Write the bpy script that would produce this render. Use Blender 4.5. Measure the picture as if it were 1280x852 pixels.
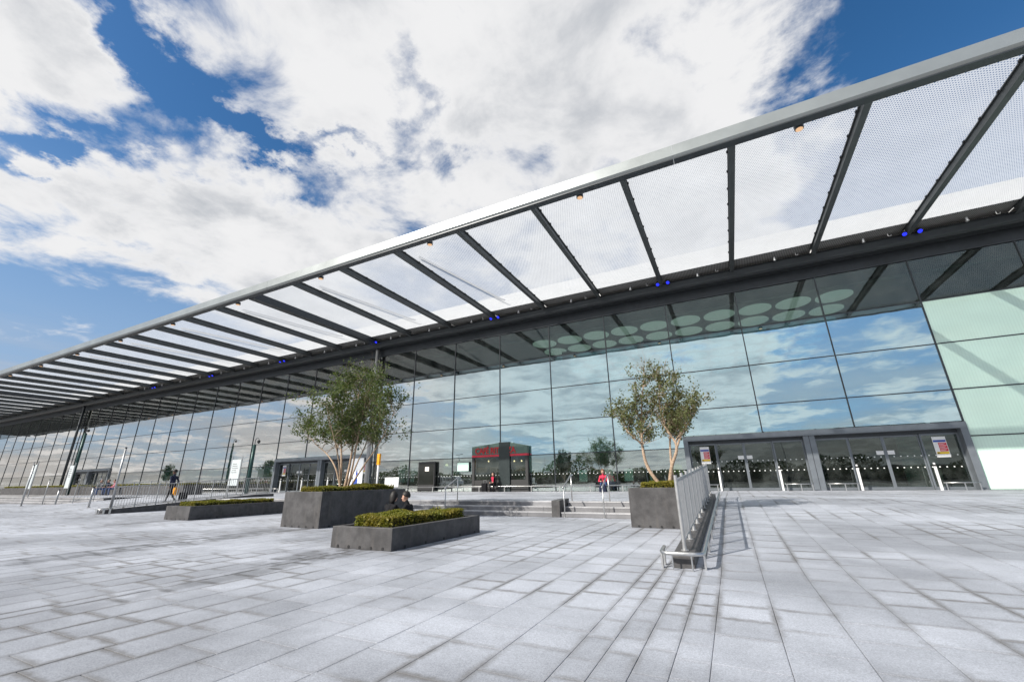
import bpy, bmesh, math, random
from mathutils import Vector, Matrix
R = random.Random(7)
scene = bpy.context.scene
for o in list(bpy.data.objects): bpy.data.objects.remove(o)
COL = scene.collection

# ------------------------------------------------------------------ camera
CAMPOS = Vector((0.0, -26.447, 0.704))
PITCH, ROLL, YAW, FPX = 0.323, -0.016, -0.461, 520.07
cam_d = bpy.data.cameras.new('camera'); cam = bpy.data.objects.new('camera', cam_d); COL.objects.link(cam)
cam_d.sensor_fit = 'HORIZONTAL'; cam_d.sensor_width = 36.0; cam_d.lens = FPX / 1280 * 36.0
cam_d.clip_start = 0.05; cam_d.clip_end = 6000
fw_h = Vector((math.sin(YAW), math.cos(YAW), 0)); rt = Vector((math.cos(YAW), -math.sin(YAW), 0))
fw = fw_h * math.cos(PITCH) + Vector((0, 0, math.sin(PITCH)))
up = -fw_h * math.sin(PITCH) + Vector((0, 0, math.cos(PITCH)))
c, s = math.cos(ROLL), math.sin(ROLL)
rt2 = rt * c + up * s; up2 = up * c - rt * s
M = Matrix((rt2, up2, -fw)).transposed().to_4x4(); M.translation = CAMPOS
cam.matrix_world = M
scene.camera = cam

# ------------------------------------------------------------------ world, sun, exposure
SUN = Vector((0.85, 1.30, -1.12)).normalized()
ELEV = math.asin(-SUN.z)
scene.view_settings.view_transform = 'Standard'; scene.view_settings.look = 'None'
scene.view_settings.gamma = 1.0; scene.view_settings.exposure = 0.24
scene.view_settings.use_curve_mapping = False
scene.render.engine = 'CYCLES'
scene.cycles.max_bounces = 8; scene.cycles.transparent_max_bounces = 14
scene.cycles.diffuse_bounces = 4; scene.cycles.glossy_bounces = 5; scene.cycles.transmission_bounces = 6
sun_d = bpy.data.lights.new('sun', 'SUN'); sun_d.energy = 5.0; sun_d.angle = math.radians(0.5); sun_d.color = (1.0, 0.945, 0.87)
sun = bpy.data.objects.new('sun', sun_d); COL.objects.link(sun)
sun.rotation_mode = 'QUATERNION'; sun.rotation_quaternion = SUN.to_track_quat('-Z', 'Y'); sun.location = (-30, -50, 40)

class NT:
    """tiny node helper"""
    def __init__(s, tree): s.t = tree; s.t.nodes.clear()
    def n(s, typ, **kw):
        nd = s.t.nodes.new(typ)
        for k, v in kw.items(): setattr(nd, k, v)
        return nd
    def put(s, sock, v):
        if hasattr(v, 'links'): s.t.links.new(v, sock)
        elif v is not None: sock.default_value = v
    def m(s, op, a, b=None, c=None, clamp=False):
        nd = s.n('ShaderNodeMath', operation=op, use_clamp=clamp)
        s.put(nd.inputs[0], a)
        if b is not None: s.put(nd.inputs[1], b)
        if c is not None: s.put(nd.inputs[2], c)
        return nd.outputs[0]
    def mix(s, f, a, b, blend='MIX'):
        nd = s.n('ShaderNodeMix', data_type='RGBA', blend_type=blend)
        s.put(nd.inputs[0], f); s.put(nd.inputs[6], a if hasattr(a, 'links') else rgba(a)); s.put(nd.inputs[7], b if hasattr(b, 'links') else rgba(b))
        return nd.outputs[2]
    def ss(s, v, lo, hi, o0=0.0, o1=1.0):
        nd = s.n('ShaderNodeMapRange', interpolation_type='SMOOTHSTEP')
        s.put(nd.inputs[0], v); s.put(nd.inputs[1], lo); s.put(nd.inputs[2], hi); s.put(nd.inputs[3], o0); s.put(nd.inputs[4], o1)
        return nd.outputs[0]
    def noise(s, vec, scale, detail=4, rough=0.5, dist=0.0, dim='3D'):
        nd = s.n('ShaderNodeTexNoise', noise_dimensions=dim)
        if vec is not None: s.put(nd.inputs['Vector'], vec)
        s.put(nd.inputs['Scale'], scale); s.put(nd.inputs['Detail'], detail); s.put(nd.inputs['Roughness'], rough); s.put(nd.inputs['Distortion'], dist)
        return nd.outputs[0]
    def sep(s, v):
        nd = s.n('ShaderNodeSeparateXYZ'); s.put(nd.inputs[0], v); return nd.outputs
    def comb(s, x, y, z):
        nd = s.n('ShaderNodeCombineXYZ'); s.put(nd.inputs[0], x); s.put(nd.inputs[1], y); s.put(nd.inputs[2], z); return nd.outputs[0]
    def gauss(s, u, v, cu, cv, ru, rv, rot=0.0):
        du = s.m('SUBTRACT', u, cu); dv = s.m('SUBTRACT', v, cv)
        cr, sr = math.cos(rot), math.sin(rot)
        a = s.m('ADD', s.m('MULTIPLY', du, cr / ru), s.m('MULTIPLY', dv, sr / ru))
        b = s.m('ADD', s.m('MULTIPLY', du, -sr / rv), s.m('MULTIPLY', dv, cr / rv))
        q = s.m('ADD', s.m('MULTIPLY', a, a), s.m('MULTIPLY', b, b))
        return s.m('POWER', 2.718, s.m('MULTIPLY', q, -1.0))
def rgba(v):
    if isinstance(v, (int, float)): return (v, v, v, 1.0)
    return tuple(v) + (1.0,) if len(v) == 3 else tuple(v)

world = bpy.data.worlds.new('World'); scene.world = world; world.use_nodes = True
w = NT(world.node_tree)
sky = w.n('ShaderNodeTexSky', sky_type='NISHITA'); sky.sun_disc = False
sky.sun_elevation = ELEV; sky.sun_rotation = math.atan2(-SUN.x, -SUN.y)
sky.air_density = 1.0; sky.dust_density = 0.6; sky.ozone_density = 2.2; sky.altitude = 50
tc = w.n('ShaderNodeTexCoord')
dx, dy, dz = w.sep(tc.outputs['Generated'])[:3]
zz = w.m('ADD', w.m('MAXIMUM', dz, 0.0), 0.1)
cu = w.m('DIVIDE', dx, zz); cv = w.m('DIVIDE', dy, zz)
pv = w.comb(w.m('ADD', cu, 3.1), w.m('ADD', cv, 1.7), 0.0)
n1 = w.noise(pv, 1.15, 3, 0.5, 0.15)
n2 = w.noise(pv, 3.6, 12, 0.60, 0.3)
den = w.m('ADD', w.m('MULTIPLY', n1, 0.60), w.m('MULTIPLY', n2, 0.70))       # ~0.65 mean
wn = w.n('ShaderNodeTexNoise'); w.put(wn.inputs['Vector'], pv); wn.inputs['Scale'].default_value = 3.2; wn.inputs['Detail'].default_value = 7; wn.inputs['Roughness'].default_value = 0.62
wr, wg, wb = w.sep(wn.outputs['Color'])[:3]
qu = w.m('ADD', cu, w.m('MULTIPLY', w.m('SUBTRACT', wr, 0.5), 0.75)); qv = w.m('ADD', cv, w.m('MULTIPLY', w.m('SUBTRACT', wg, 0.5), 0.75))
# the cloud bank overhead and its clear edges
bank = w.m('MULTIPLY', w.ss(qu, -2.25, -1.65), w.ss(qu, 0.48, 0.16))
den = w.m('ADD', den, w.m('MULTIPLY', w.m('SUBTRACT', bank, 0.53), 0.22))
for (a, b, ra, rb, rot, amp) in [(-0.95, 0.20, 0.20, 0.11, 2.05, -0.30), (-0.99, 0.45, 0.17, 0.06, 1.57, -0.22), (-0.84, 0.61, 0.18, 0.05, 0.48, -0.17),
                                 (-0.58, 0.58, 0.05, 0.14, 0.3, -0.08), (-0.62, 0.80, 0.09, 0.09, 0.5, -0.10), (-1.47, 0.22, 0.26, 0.06, 0.5, -0.22), (-1.38, 0.52, 0.34, 0.20, 0.4, 0.10), (-0.30, 0.85, 0.4, 0.3, 0.3, 0.06),
                                 (-1.22, 0.13, 0.12, 0.06, 0.5, 0.10)]:
    den = w.m('ADD', den, w.m('MULTIPLY', w.gauss(qu, qv, a, b, ra, rb, rot), amp))
den = w.m('ADD', den, w.ss(cv, 0.2, -0.8, 0.0, 0.09))
mask = w.ss(den, 0.585, 0.765)
thick = w.ss(den, 0.70, 0.92)
n3 = w.noise(pv, 2.6, 8, 0.6, 0.2)
grey = w.m('MULTIPLY', thick, w.ss(n3, 0.38, 0.62))
ccol = w.mix(grey, (11.2, 11.2, 11.3), (7.0, 7.3, 7.8))
# distant cloud and haze bank low over the horizon, all round
hz_n = w.noise(w.comb(dx, dy, w.m('MULTIPLY', dz, 5.0)), 4.0, 6, 0.55, 0.2)
hz = w.m('MULTIPLY', w.ss(dz, 0.30, 0.02), w.ss(hz_n, 0.34, 0.56, 0.15, 1.0))
hzc = w.mix(w.ss(hz_n, 0.35, 0.68), (5.6, 5.9, 6.3), (8.6, 8.2, 7.8))
# deeper blue away from the sun, as in the photograph
hs = w.n('ShaderNodeHueSaturation'); w.put(hs.inputs['Color'], sky.outputs[0]); hs.inputs['Saturation'].default_value = 1.30; hs.inputs['Value'].default_value = 1.72
skyb = w.mix(w.ss(dz, 0.62, 0.08, 0.0, 0.85), hs.outputs[0], (4.2, 6.0, 8.7))
skyc = w.mix(mask, w.mix(w.m('MULTIPLY', hz, 0.92), skyb, hzc), ccol)
bg = w.n('ShaderNodeBackground'); w.put(bg.inputs[0], skyc); bg.inputs[1].default_value = 0.066
wo = w.n('ShaderNodeOutputWorld'); w.t.links.new(bg.outputs[0], wo.inputs[0])

# ------------------------------------------------------------------ materials
MATS = {}
def mat(name, fn):
    if name in MATS: return MATS[name]
    m = bpy.data.materials.new(name); m.use_nodes = True
    t = NT(m.node_tree); out = t.n('ShaderNodeOutputMaterial')
    sh = fn(t); t.t.links.new(sh, out.inputs[0]); MATS[name] = m; return m
def bsdf(t, col, rough=0.5, metal=0.0, bump=None, bstr=0.3, spec=0.5, bdist=0.01, coat=0.0):
    b = t.n('ShaderNodeBsdfPrincipled')
    t.put(b.inputs['Base Color'], col if hasattr(col, 'links') else rgba(col)); t.put(b.inputs['Roughness'], rough); t.put(b.inputs['Metallic'], metal)
    b.inputs['Specular IOR Level'].default_value = spec; b.inputs['Coat Weight'].default_value = coat
    if bump is not None:
        bn = t.n('ShaderNodeBump'); bn.inputs['Strength'].default_value = bstr; bn.inputs['Distance'].default_value = bdist
        t.put(bn.inputs['Height'], bump); t.t.links.new(bn.outputs[0], b.inputs['Normal'])
    return b.outputs[0]
def pos(t): return t.n('ShaderNodeNewGeometry').outputs['Position']
def objc(t): return t.n('ShaderNodeTexCoord').outputs['Object']
def attr(t, name): return t.n('ShaderNodeAttribute', attribute_name=name).outputs['Fac']
def plain(name, col, rough=0.5, metal=0.0, var=0.12, scale=6.0, spec=0.5, bstr=0.0, bscale=60):
    def fn(t):
        n = t.noise(pos(t), scale, 5, 0.6)
        v = t.ss(n, 0.25, 0.75, 1 - var, 1 + var)
        cc = t.mix(1.0, col, t.comb(v, v, v), 'MULTIPLY')
        rr = t.m('ADD', rough, t.m('MULTIPLY', t.m('SUBTRACT', n, 0.5), 0.15))
        return bsdf(t, cc, rr, metal, t.noise(pos(t), bscale, 3) if bstr else None, bstr, spec)
    return mat(name, fn)

# drains of the planters leave damp runs along the paving: (x, y_start, length)
DAMP = [(-10.55, -17.9, 9.5, 0.20), (-11.1, -18.0, 8.5, 0.14), (-6.2, -20.1, 5.4, 0.12), (-6.55, -20.1, 2.6, 0.20), (-17.9, -17.5, 3.2, 0.16)]
def stone(name, base, edge_amt=0.55, damp=True, tone=0.085):
    def fn(t):
        P = pos(t)
        rnd = t.m('FRACT', t.m('ADD', attr(t, 'tone'), t.n('ShaderNodeObjectInfo').outputs['Random']))
        tn = t.ss(rnd, 0.0, 1.0, 1 - tone, 1 + tone)
        speck = t.ss(t.noise(P, 110, 3, 0.8), 0.3, 0.7, 0.70, 1.22)
        speck2 = t.ss(t.noise(P, 420, 2, 0.7), 0.28, 0.72, 0.84, 1.14)
        cloud = t.ss(t.noise(P, 1.3, 5, 0.6), 0.3, 0.7, 0.90, 1.08)
        px, py, pz = t.sep(P)[:3]
        big = t.ss(t.noise(t.comb(px, t.m('MULTIPLY', py, 1.4), 0), 0.22, 6, 0.62), 0.34, 0.64, 0.70, 1.07)
        v = t.m('MULTIPLY', t.m('MULTIPLY', tn, speck), t.m('MULTIPLY', t.m('MULTIPLY', cloud, speck2), big))
        cc = t.mix(1.0, base, t.comb(v, v, v), 'MULTIPLY')
        # grime worked in along the joints, unevenly
        e = attr(t, 'edge')
        g = t.ss(t.m('ADD', e, t.m('MULTIPLY', t.m('SUBTRACT', t.noise(P, 9, 5, 0.7), 0.5), 1.5)), 0.15, 1.10)
        amt = t.ss(t.noise(P, 0.55, 4, 0.6), 0.40, 0.64, 0.03, 1.0)
        g = t.m('MULTIPLY', t.m('MULTIPLY', g, amt), edge_amt)
        cc = t.mix(g, cc, (0.135, 0.13, 0.125))
        # lichen and chewing-gum spots
        sp = t.ss(t.noise(P, 5.0, 3, 0.7), 0.70, 0.76)
        cc = t.mix(t.m('MULTIPLY', sp, 0.42), cc, (0.2, 0.2, 0.19))
        if damp:
            tot = None
            wob = t.m('MULTIPLY', t.m('SUBTRACT', t.noise(t.comb(px, t.m('MULTIPLY', py, 0.8), 3.0), 2.2, 4, 0.6), 0.5), 0.75)
            for (x0, y0, L, wd) in DAMP:
                d = t.m('ABSOLUTE', t.m('ADD', t.m('SUBTRACT', px, x0), wob))
                a = t.ss(d, wd, wd * 2.3, 1.0, 0.0)
                b = t.m('MULTIPLY', t.ss(py, y0 + 0.1, y0 - 0.05), t.ss(py, y0 - L, y0 - L * 0.4))
                q = t.m('MULTIPLY', a, b)
                tot = q if tot is None else t.m('MAXIMUM', tot, q)
            jo = t.ss(e, 0.1, 0.9, 0.55, 1.0)
            tot = t.m('MULTIPLY', tot, t.m('MULTIPLY', jo, t.ss(t.noise(P, 3.0, 4, 0.6), 0.34, 0.52)))
            cc = t.mix(t.m('MULTIPLY', tot, 0.9), cc, (0.11, 0.11, 0.115))
            rr = t.ss(tot, 0, 1, 0.62, 0.30)
        else: rr = 0.6
        return bsdf(t, cc, rr, 0, t.noise(P, 260, 3, 0.6), 0.22, 0.4, 0.004)
    return mat(name, fn)
GRANITE = stone('light_granite', (0.415, 0.438, 0.485), 0.78)
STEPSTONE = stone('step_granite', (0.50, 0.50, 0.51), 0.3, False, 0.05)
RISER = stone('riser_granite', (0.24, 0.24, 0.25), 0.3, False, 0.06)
def joint_fn(t):
    P = pos(t)
    amt = t.ss(t.noise(P, 0.55, 4, 0.6), 0.40, 0.60)
    n = t.ss(t.noise(P, 12, 4, 0.6), 0.3, 0.7, 0.75, 1.2)
    return bsdf(t, t.mix(1.0, t.mix(amt, (0.44, 0.44, 0.45), (0.13, 0.125, 0.12)), t.comb(n, n, n), 'MULTIPLY'), 0.9)
JOINT = mat('joint_sand', joint_fn)
BASALT = None
def basalt_fn(t):
    P = pos(t); px, py, pz = t.sep(P)[:3]
    n = t.noise(P, 3.5, 7, 0.65); f = t.noise(P, 160, 3, 0.7)
    run = t.ss(t.noise(t.comb(t.m('MULTIPLY', px, 6), t.m('MULTIPLY', py, 6), t.m('MULTIPLY', pz, 0.8)), 1.0, 5, 0.65), 0.50, 0.75)
    v = t.m('MULTIPLY', t.ss(n, 0.3, 0.7, 0.66, 1.3), t.ss(f, 0.3, 0.7, 0.80, 1.2))
    cc = t.mix(1.0, (0.072, 0.070, 0.071), t.comb(v, v, v), 'MULTIPLY')
    cc = t.mix(t.m('MULTIPLY', run, 0.55), cc, (0.12, 0.108, 0.10))
    return bsdf(t, cc, 0.55, 0, f, 0.2, 0.4, 0.004)
BASALT = mat('dark_basalt', basalt_fn)
STEEL = plain('brushed_steel', (0.62, 0.62, 0.61), 0.36, 1.0, 0.10, 30)
STEELP = plain('satin_steel_paint', (0.40, 0.405, 0.405), 0.40, 0.55, 0.10, 12)
DKFRAME = plain('dark_grey_frame', (0.040, 0.046, 0.052), 0.40, 0.25, 0.14, 3)
MIDFRAME = plain('mid_grey_frame', (0.175, 0.195, 0.215), 0.42, 0.35, 0.10, 2.5)
BEAMMAT = plain('grey_painted_beam', (0.070, 0.078, 0.080), 0.45, 0.2, 0.14, 2.0)
FASCIA = plain('silver_fascia', (0.30, 0.325, 0.325), 0.36, 0.5, 0.06, 0.7)
WHITEWALL = plain('white_cladding', (0.60, 0.60, 0.59), 0.5, 0, 0.05, 0.8)
BLACK = plain('black_rubber', (0.015, 0.015, 0.016), 0.6)
WHITEP = plain('white_paint', (0.78, 0.78, 0.77), 0.4, 0, 0.05)
def grating_fn(t):
    x, y, z = t.sep(objc(t))[:3]
    a = t.m('ABSOLUTE', t.m('SUBTRACT', t.m('FRACT', t.m('MULTIPLY', x, 12.0)), 0.5))
    cc = t.mix(t.ss(a, 0.15, 0.3), (0.10, 0.10, 0.10), (0.34, 0.335, 0.325))
    return bsdf(t, cc, 0.5, 0.3)
GRATING = mat('perforated_soffit', grating_fn)

def glass_fn(dots=(), refl=0.46, tint=(0.30, 0.52, 0.53), rtint=(0.80, 0.93, 0.96), wob=0.0035):
    def fn(t):
        P = pos(t)
        g = t.n('ShaderNodeBsdfGlossy'); g.inputs['Roughness'].default_value = 0.0
        bn = t.n('ShaderNodeBump'); bn.inputs['Strength'].default_value = 1.0; bn.inputs['Distance'].default_value = wob
        t.put(bn.inputs['Height'], t.noise(P, 0.55, 2, 0.45)); t.t.links.new(bn.outputs[0], g.inputs['Normal'])
        tr = t.n('ShaderNodeBsdfTransparent'); tr.inputs[0].default_value = rgba(tint)
        lw = t.n('ShaderNodeLayerWeight'); lw.inputs[0].default_value = 0.5
        f5 = t.m('POWER', lw.outputs['Facing'], 4.0)
        t.put(g.inputs['Color'], t.mix(t.ss(lw.outputs['Facing'], 0.08, 0.36), rtint, (1.0, 0.955, 0.915)))
        fac = t.m('ADD', refl, t.m('MULTIPLY', f5, 0.95 - refl))
        ms = t.n('ShaderNodeMixShader'); t.put(ms.inputs[0], fac); t.t.links.new(tr.outputs[0], ms.inputs[1]); t.t.links.new(g.outputs[0], ms.inputs[2])
        # film of dust
        df = t.n('ShaderNodeBsdfDiffuse'); df.inputs[0].default_value = (0.6, 0.62, 0.6, 1)
        m2 = t.n('ShaderNodeMixShader'); t.put(m2.inputs[0], t.ss(t.noise(P, 1.1, 5, 0.65), 0.35, 0.8, 0.005, 0.06))
        t.t.links.new(ms.outputs[0], m2.inputs[1]); t.t.links.new(df.outputs[0], m2.inputs[2])
        out = m2.outputs[0]
        if dots:
            x, y, z = t.sep(P)[:3]
            fx = t.m('LESS_THAN', t.m('ABSOLUTE', t.m('SUBTRACT', t.m('FRACT', t.m('MULTIPLY', x, 4.0)), 0.5)), 0.10)
            tot = None
            for zc in dots:
                fz = t.m('LESS_THAN', t.m('ABSOLUTE', t.m('SUBTRACT', z, zc)), 0.024)
                tot = fz if tot is None else t.m('MAXIMUM', tot, fz)
            wd = t.n('ShaderNodeBsdfDiffuse'); wd.inputs[0].default_value = (0.75, 0.78, 0.76, 1)
            m3 = t.n('ShaderNodeMixShader'); t.put(m3.inputs[0], t.m('MULTIPLY', fx, tot)); t.t.links.new(out, m3.inputs[1]); t.t.links.new(wd.outputs[0], m3.inputs[2])
            out = m3.outputs[0]
        return out
    return fn
GLASS = mat('facade_glass', glass_fn((), 0.70, (0.34, 0.58, 0.60), (0.76, 0.95, 1.0)))
GLASSTOP = mat('clear_top_glass', glass_fn((), 0.085, (0.44, 0.51, 0.47)))
GLASSLOW = mat('facade_glass_dots', glass_fn((1.06,), 0.42, (0.46, 0.60, 0.56), (0.9, 0.96, 0.95)))
GLASSDOOR = mat('door_glass', glass_fn((1.0, 1.52), 0.10, (0.42, 0.54, 0.50), (0.9, 0.95, 0.93)))
def mint_fn(t):
    P = pos(t)
    n = t.ss(t.noise(P, 0.6, 4, 0.5), 0.3, 0.7, 0.95, 1.04)
    x, y, z = t.sep(P)[:3]
    fr = t.ss(t.m('ABSOLUTE', t.m('SUBTRACT', t.m('FRACT', t.m('MULTIPLY', x, 9.0)), 0.5)), 0.05, 0.3, 0.97, 1.02)
    v = t.m('MULTIPLY', n, fr)
    return bsdf(t, t.mix(1.0, (0.60, 0.79, 0.685), t.comb(v, v, v), 'MULTIPLY'), 0.03, 0, None, 0, 0.75)
MINT = mat('mint_backed_glass', mint_fn)
def frit_fn(t):
    x0_, y0_, z = t.sep(objc(t))[:3]
    ca, sa = math.cos(0.42), math.sin(0.42)
    x = t.m('SUBTRACT', t.m('MULTIPLY', x0_, ca), t.m('MULTIPLY', y0_, sa)); y = t.m('ADD', t.m('MULTIPLY', x0_, sa), t.m('MULTIPLY', y0_, ca))
    p = 0.122
    def cell(off):
        a = t.m('SUBTRACT', t.m('FRACT', t.m('ADD', t.m('DIVIDE', x, p), off)), 0.5)
        b = t.m('SUBTRACT', t.m('FRACT', t.m('ADD', t.m('DIVIDE', y, p), off)), 0.5)
        return t.m('ADD', t.m('MULTIPLY', a, a), t.m('MULTIPLY', b, b))
    d = t.m('MINIMUM', cell(0.0), cell(0.5))
    hole = t.m('LESS_THAN', d, 0.027)
    P = pos(t)
    dirt = t.ss(t.noise(P, 0.8, 5, 0.6), 0.3, 0.75, 0.93, 1.0)
    cl = t.mix(1.0, (0.68, 0.70, 0.72), t.comb(dirt, dirt, dirt), 'MULTIPLY')
    tl = t.n('ShaderNodeBsdfTranslucent'); t.put(tl.inputs[0], cl)
    df = t.n('ShaderNodeBsdfDiffuse'); t.put(df.inputs[0], cl)
    tr = t.n('ShaderNodeBsdfTransparent'); tr.inputs[0].default_value = (0.94, 0.96, 0.97, 1)
    a = t.n('ShaderNodeMixShader'); a.inputs[0].default_value = 0.26; t.t.links.new(tl.outputs[0], a.inputs[1]); t.t.links.new(df.outputs[0], a.inputs[2])
    b = t.n('ShaderNodeMixShader'); b.inputs[0].default_value = 0.22; t.t.links.new(a.outputs[0], b.inputs[1]); t.t.links.new(tr.outputs[0], b.inputs[2])
    trh = t.n('ShaderNodeBsdfTransparent'); trh.inputs[0].default_value = (0.55, 0.58, 0.62, 1)
    e = t.n('ShaderNodeMixShader'); t.put(e.inputs[0], hole); t.t.links.new(b.outputs[0], e.inputs[1]); t.t.links.new(trh.outputs[0], e.inputs[2])
    return e.outputs[0]
FRIT = mat('fritted_canopy_glass', frit_fn)
def emit(name, col, st, base=(0.8, 0.8, 0.8)):
    def fn(t):
        b = t.n('ShaderNodeBsdfPrincipled'); b.inputs['Base Color'].default_value = rgba(base); b.inputs['Emission Color'].default_value = rgba(col); b.inputs['Emission Strength'].default_value = st
        return b.outputs[0]
    return mat(name, fn)
def leafmat(name, c1, c2, c3):
    def fn(t):
        r = attr(t, 'tone'); P = pos(t)
        n = t.ss(t.noise(P, 2.2, 3), 0.35, 0.65)
        cc = t.mix(r, c1, c2); cc = t.mix(t.m('MULTIPLY', n, 0.55), cc, c3)
        d = t.n('ShaderNodeBsdfPrincipled'); t.put(d.inputs['Base Color'], cc); d.inputs['Roughness'].default_value = 0.5; d.inputs['Specular IOR Level'].default_value = 0.35
        tl = t.n('ShaderNodeBsdfTranslucent'); t.put(tl.inputs[0], t.mix(1.0, cc, (1.3, 1.35, 0.7), 'MULTIPLY'))
        ms = t.n('ShaderNodeMixShader'); ms.inputs[0].default_value = 0.30; t.t.links.new(d.outputs[0], ms.inputs[1]); t.t.links.new(tl.outputs[0], ms.inputs[2])
        return ms.outputs[0]
    return mat(name, fn)
LEAF_DK = leafmat('leaf_dark_green', (0.055, 0.092, 0.026), (0.125, 0.160, 0.048), (0.070, 0.088, 0.030))
LEAF_OL = leafmat('leaf_olive', (0.080, 0.104, 0.036), (0.170, 0.185, 0.072), (0.105, 0.110, 0.046))
LEAF_BOX = leafmat('leaf_box_hedge', (0.085, 0.110, 0.016), (0.270, 0.255, 0.036), (0.260, 0.190, 0.036))
LEAF_FAR = leafmat('leaf_far', (0.030, 0.050, 0.018), (0.060, 0.085, 0.030), (0.040, 0.060, 0.022))
def bark_fn(t):
    P = objc(t); x, y, z = t.sep(P)[:3]
    n = t.noise(t.comb(x, y, t.m('MULTIPLY', z, 3.0)), 14, 5, 0.65)
    return bsdf(t, t.mix(t.ss(n, 0.35, 0.7), (0.48, 0.36, 0.26), (0.26, 0.18, 0.12)), 0.8, 0, n, 0.5, 0.3, 0.01)
BARK = mat('pale_birch_bark', bark_fn)

# ------------------------------------------------------------------ mesh helpers
class MB:
    def __init__(s): s.v = []; s.f = []; s.mi = []; s.at = {}
    def add(s, vs, fs, mi=0):
        b = len(s.v); s.v += [tuple(p) for p in vs]; s.f += [tuple(i + b for i in f) for f in fs]; s.mi += [mi] * len(fs); return s
    def box(s, x0, x1, y0, y1, z0, z1, mi=0):
        vs = [(x0, y0, z0), (x1, y0, z0), (x1, y1, z0), (x0, y1, z0), (x0, y0, z1), (x1, y0, z1), (x1, y1, z1), (x0, y1, z1)]
        return s.add(vs, [(0, 3, 2, 1), (4, 5, 6, 7), (0, 1, 5, 4), (1, 2, 6, 5), (2, 3, 7, 6), (3, 0, 4, 7)], mi)
    def prism(s, poly, axis, a0, a1, mi=0):
        """poly: 2-D outline; axis: extruded axis"""
        def P(u, v, a): return {'x': (a, u, v), 'y': (u, a, v), 'z': (u, v, a)}[axis]
        n = len(poly); vs = [P(u, v, a0) for u, v in poly] + [P(u, v, a1) for u, v in poly]
        fs = [tuple(range(n))[::-1], tuple(range(n, 2 * n))] + [(i, (i + 1) % n, n + (i + 1) % n, n + i) for i in range(n)]
        return s.add(vs, fs, mi)
    def tube(s, pts, r, n=8, mi=0, cap=True):
        pts = [Vector(p) for p in pts]; rs = r if isinstance(r, (list, tuple)) else [r] * len(pts)
        rings = []; prev = None
        for i, p in enumerate(pts):
            d = (pts[min(i + 1, len(pts) - 1)] - pts[max(i - 1, 0)]).normalized()
            if prev is None:
                a = d.cross(Vector((0, 0, 1)));
                if a.length < 1e-3: a = d.cross(Vector((1, 0, 0)))
            else: a = prev - d * prev.dot(d)
            a.normalize(); prev = a; b = d.cross(a)
            rings.append([p + (a * math.cos(2 * math.pi * k / n) + b * math.sin(2 * math.pi * k / n)) * rs[i] for k in range(n)])
        vs = [q for rg in rings for q in rg]; fs = []
        for i in range(len(pts) - 1):
            for k in range(n): fs.append((i * n + k, i * n + (k + 1) % n, (i + 1) * n + (k + 1) % n, (i + 1) * n + k))
        if cap: fs += [tuple(range(n))[::-1], tuple((len(pts) - 1) * n + k for k in range(n))]
        return s.add(vs, fs, mi)
    def lathe(s, prof, n=16, cx=0, cy=0, mi=0):
        vs = [(cx + r * math.cos(2 * math.pi * k / n), cy + r * math.sin(2 * math.pi * k / n), z) for r, z in prof for k in range(n)]
        fs = []
        for i in range(len(prof) - 1):
            for k in range(n): fs.append((i * n + k, i * n + (k + 1) % n, (i + 1) * n + (k + 1) % n, (i + 1) * n + k))
        fs += [tuple(range(n))[::-1], tuple((len(prof) - 1) * n + k for k in range(n))]
        return s.add(vs, fs, mi)
    def mesh(s, name, mats, smooth=False):
        me = bpy.data.meshes.new(name); me.from_pydata(s.v, [], s.f)
        for m in (mats if isinstance(mats, (list, tuple)) else [mats]): me.materials.append(m)
        if any(s.mi): me.polygons.foreach_set('material_index', s.mi)
        if smooth: me.polygons.foreach_set('use_smooth', [True] * len(s.f))
        for k, (dom, vals) in s.at.items():
            a = me.attributes.new(k, 'FLOAT', dom); a.data.foreach_set('value', vals)
        me.update(); return me
def link(name, me, parent=None, loc=(0, 0, 0), rz=0.0, bevel=0.0):
    o = bpy.data.objects.new(name, me); COL.objects.link(o); o.location = loc; o.rotation_euler = (0, 0, rz)
    if parent is not None: o.parent = parent
    if bevel:
        b = o.modifiers.new('bevel', 'BEVEL'); b.width = bevel; b.segments = 2; b.limit_method = 'ANGLE'
    return o
def obj(name, mb, mats, parent=None, loc=(0, 0, 0), rz=0.0, smooth=False, bevel=0.0):
    return link(name, mb.mesh(name, mats, smooth), parent, loc, rz, bevel)
def tag(o, label, cat, group=None):
    o['label'] = label; o['category'] = cat
    if group: o['group'] = group
    return o
def thing(name, label, cat, loc=(0, 0, 0), rz=0.0, group=None):
    o = bpy.data.objects.new(name, None); COL.objects.link(o); o.location = loc; o.rotation_euler = (0, 0, rz); o.empty_display_size = 0.2
    return tag(o, label, cat, group)
def struct(o): o['kind'] = 'structure'; return o
def copy_tree(o, parent=None):
    cp = o.copy(); COL.objects.link(cp); cp.parent = parent
    for ch in list(o.children): copy_tree(ch, cp)
    return cp

# ------------------------------------------------------------------ ground levels
LOW = -0.45; YS0, YS1 = -12.70, -12.00          # stairs: foot and top edge
XR, XL = -0.76, -25.60                          # the two ramp barriers
XL2 = -38.0                                     # beyond it a second flight of stairs
def ramp(y, x=0.0):
    ys = -20.0 if x > XR else -17.0
    return LOW + (0 - LOW) * min(1.0, max(0.0, (y - ys) / (-9.6 - ys)))
def gz(x, y):
    if x > XR or XL2 < x < XL: return ramp(y, x)
    return LOW if y < YS1 else 0.0
gm = MB()
S_ = -0.010
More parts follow.
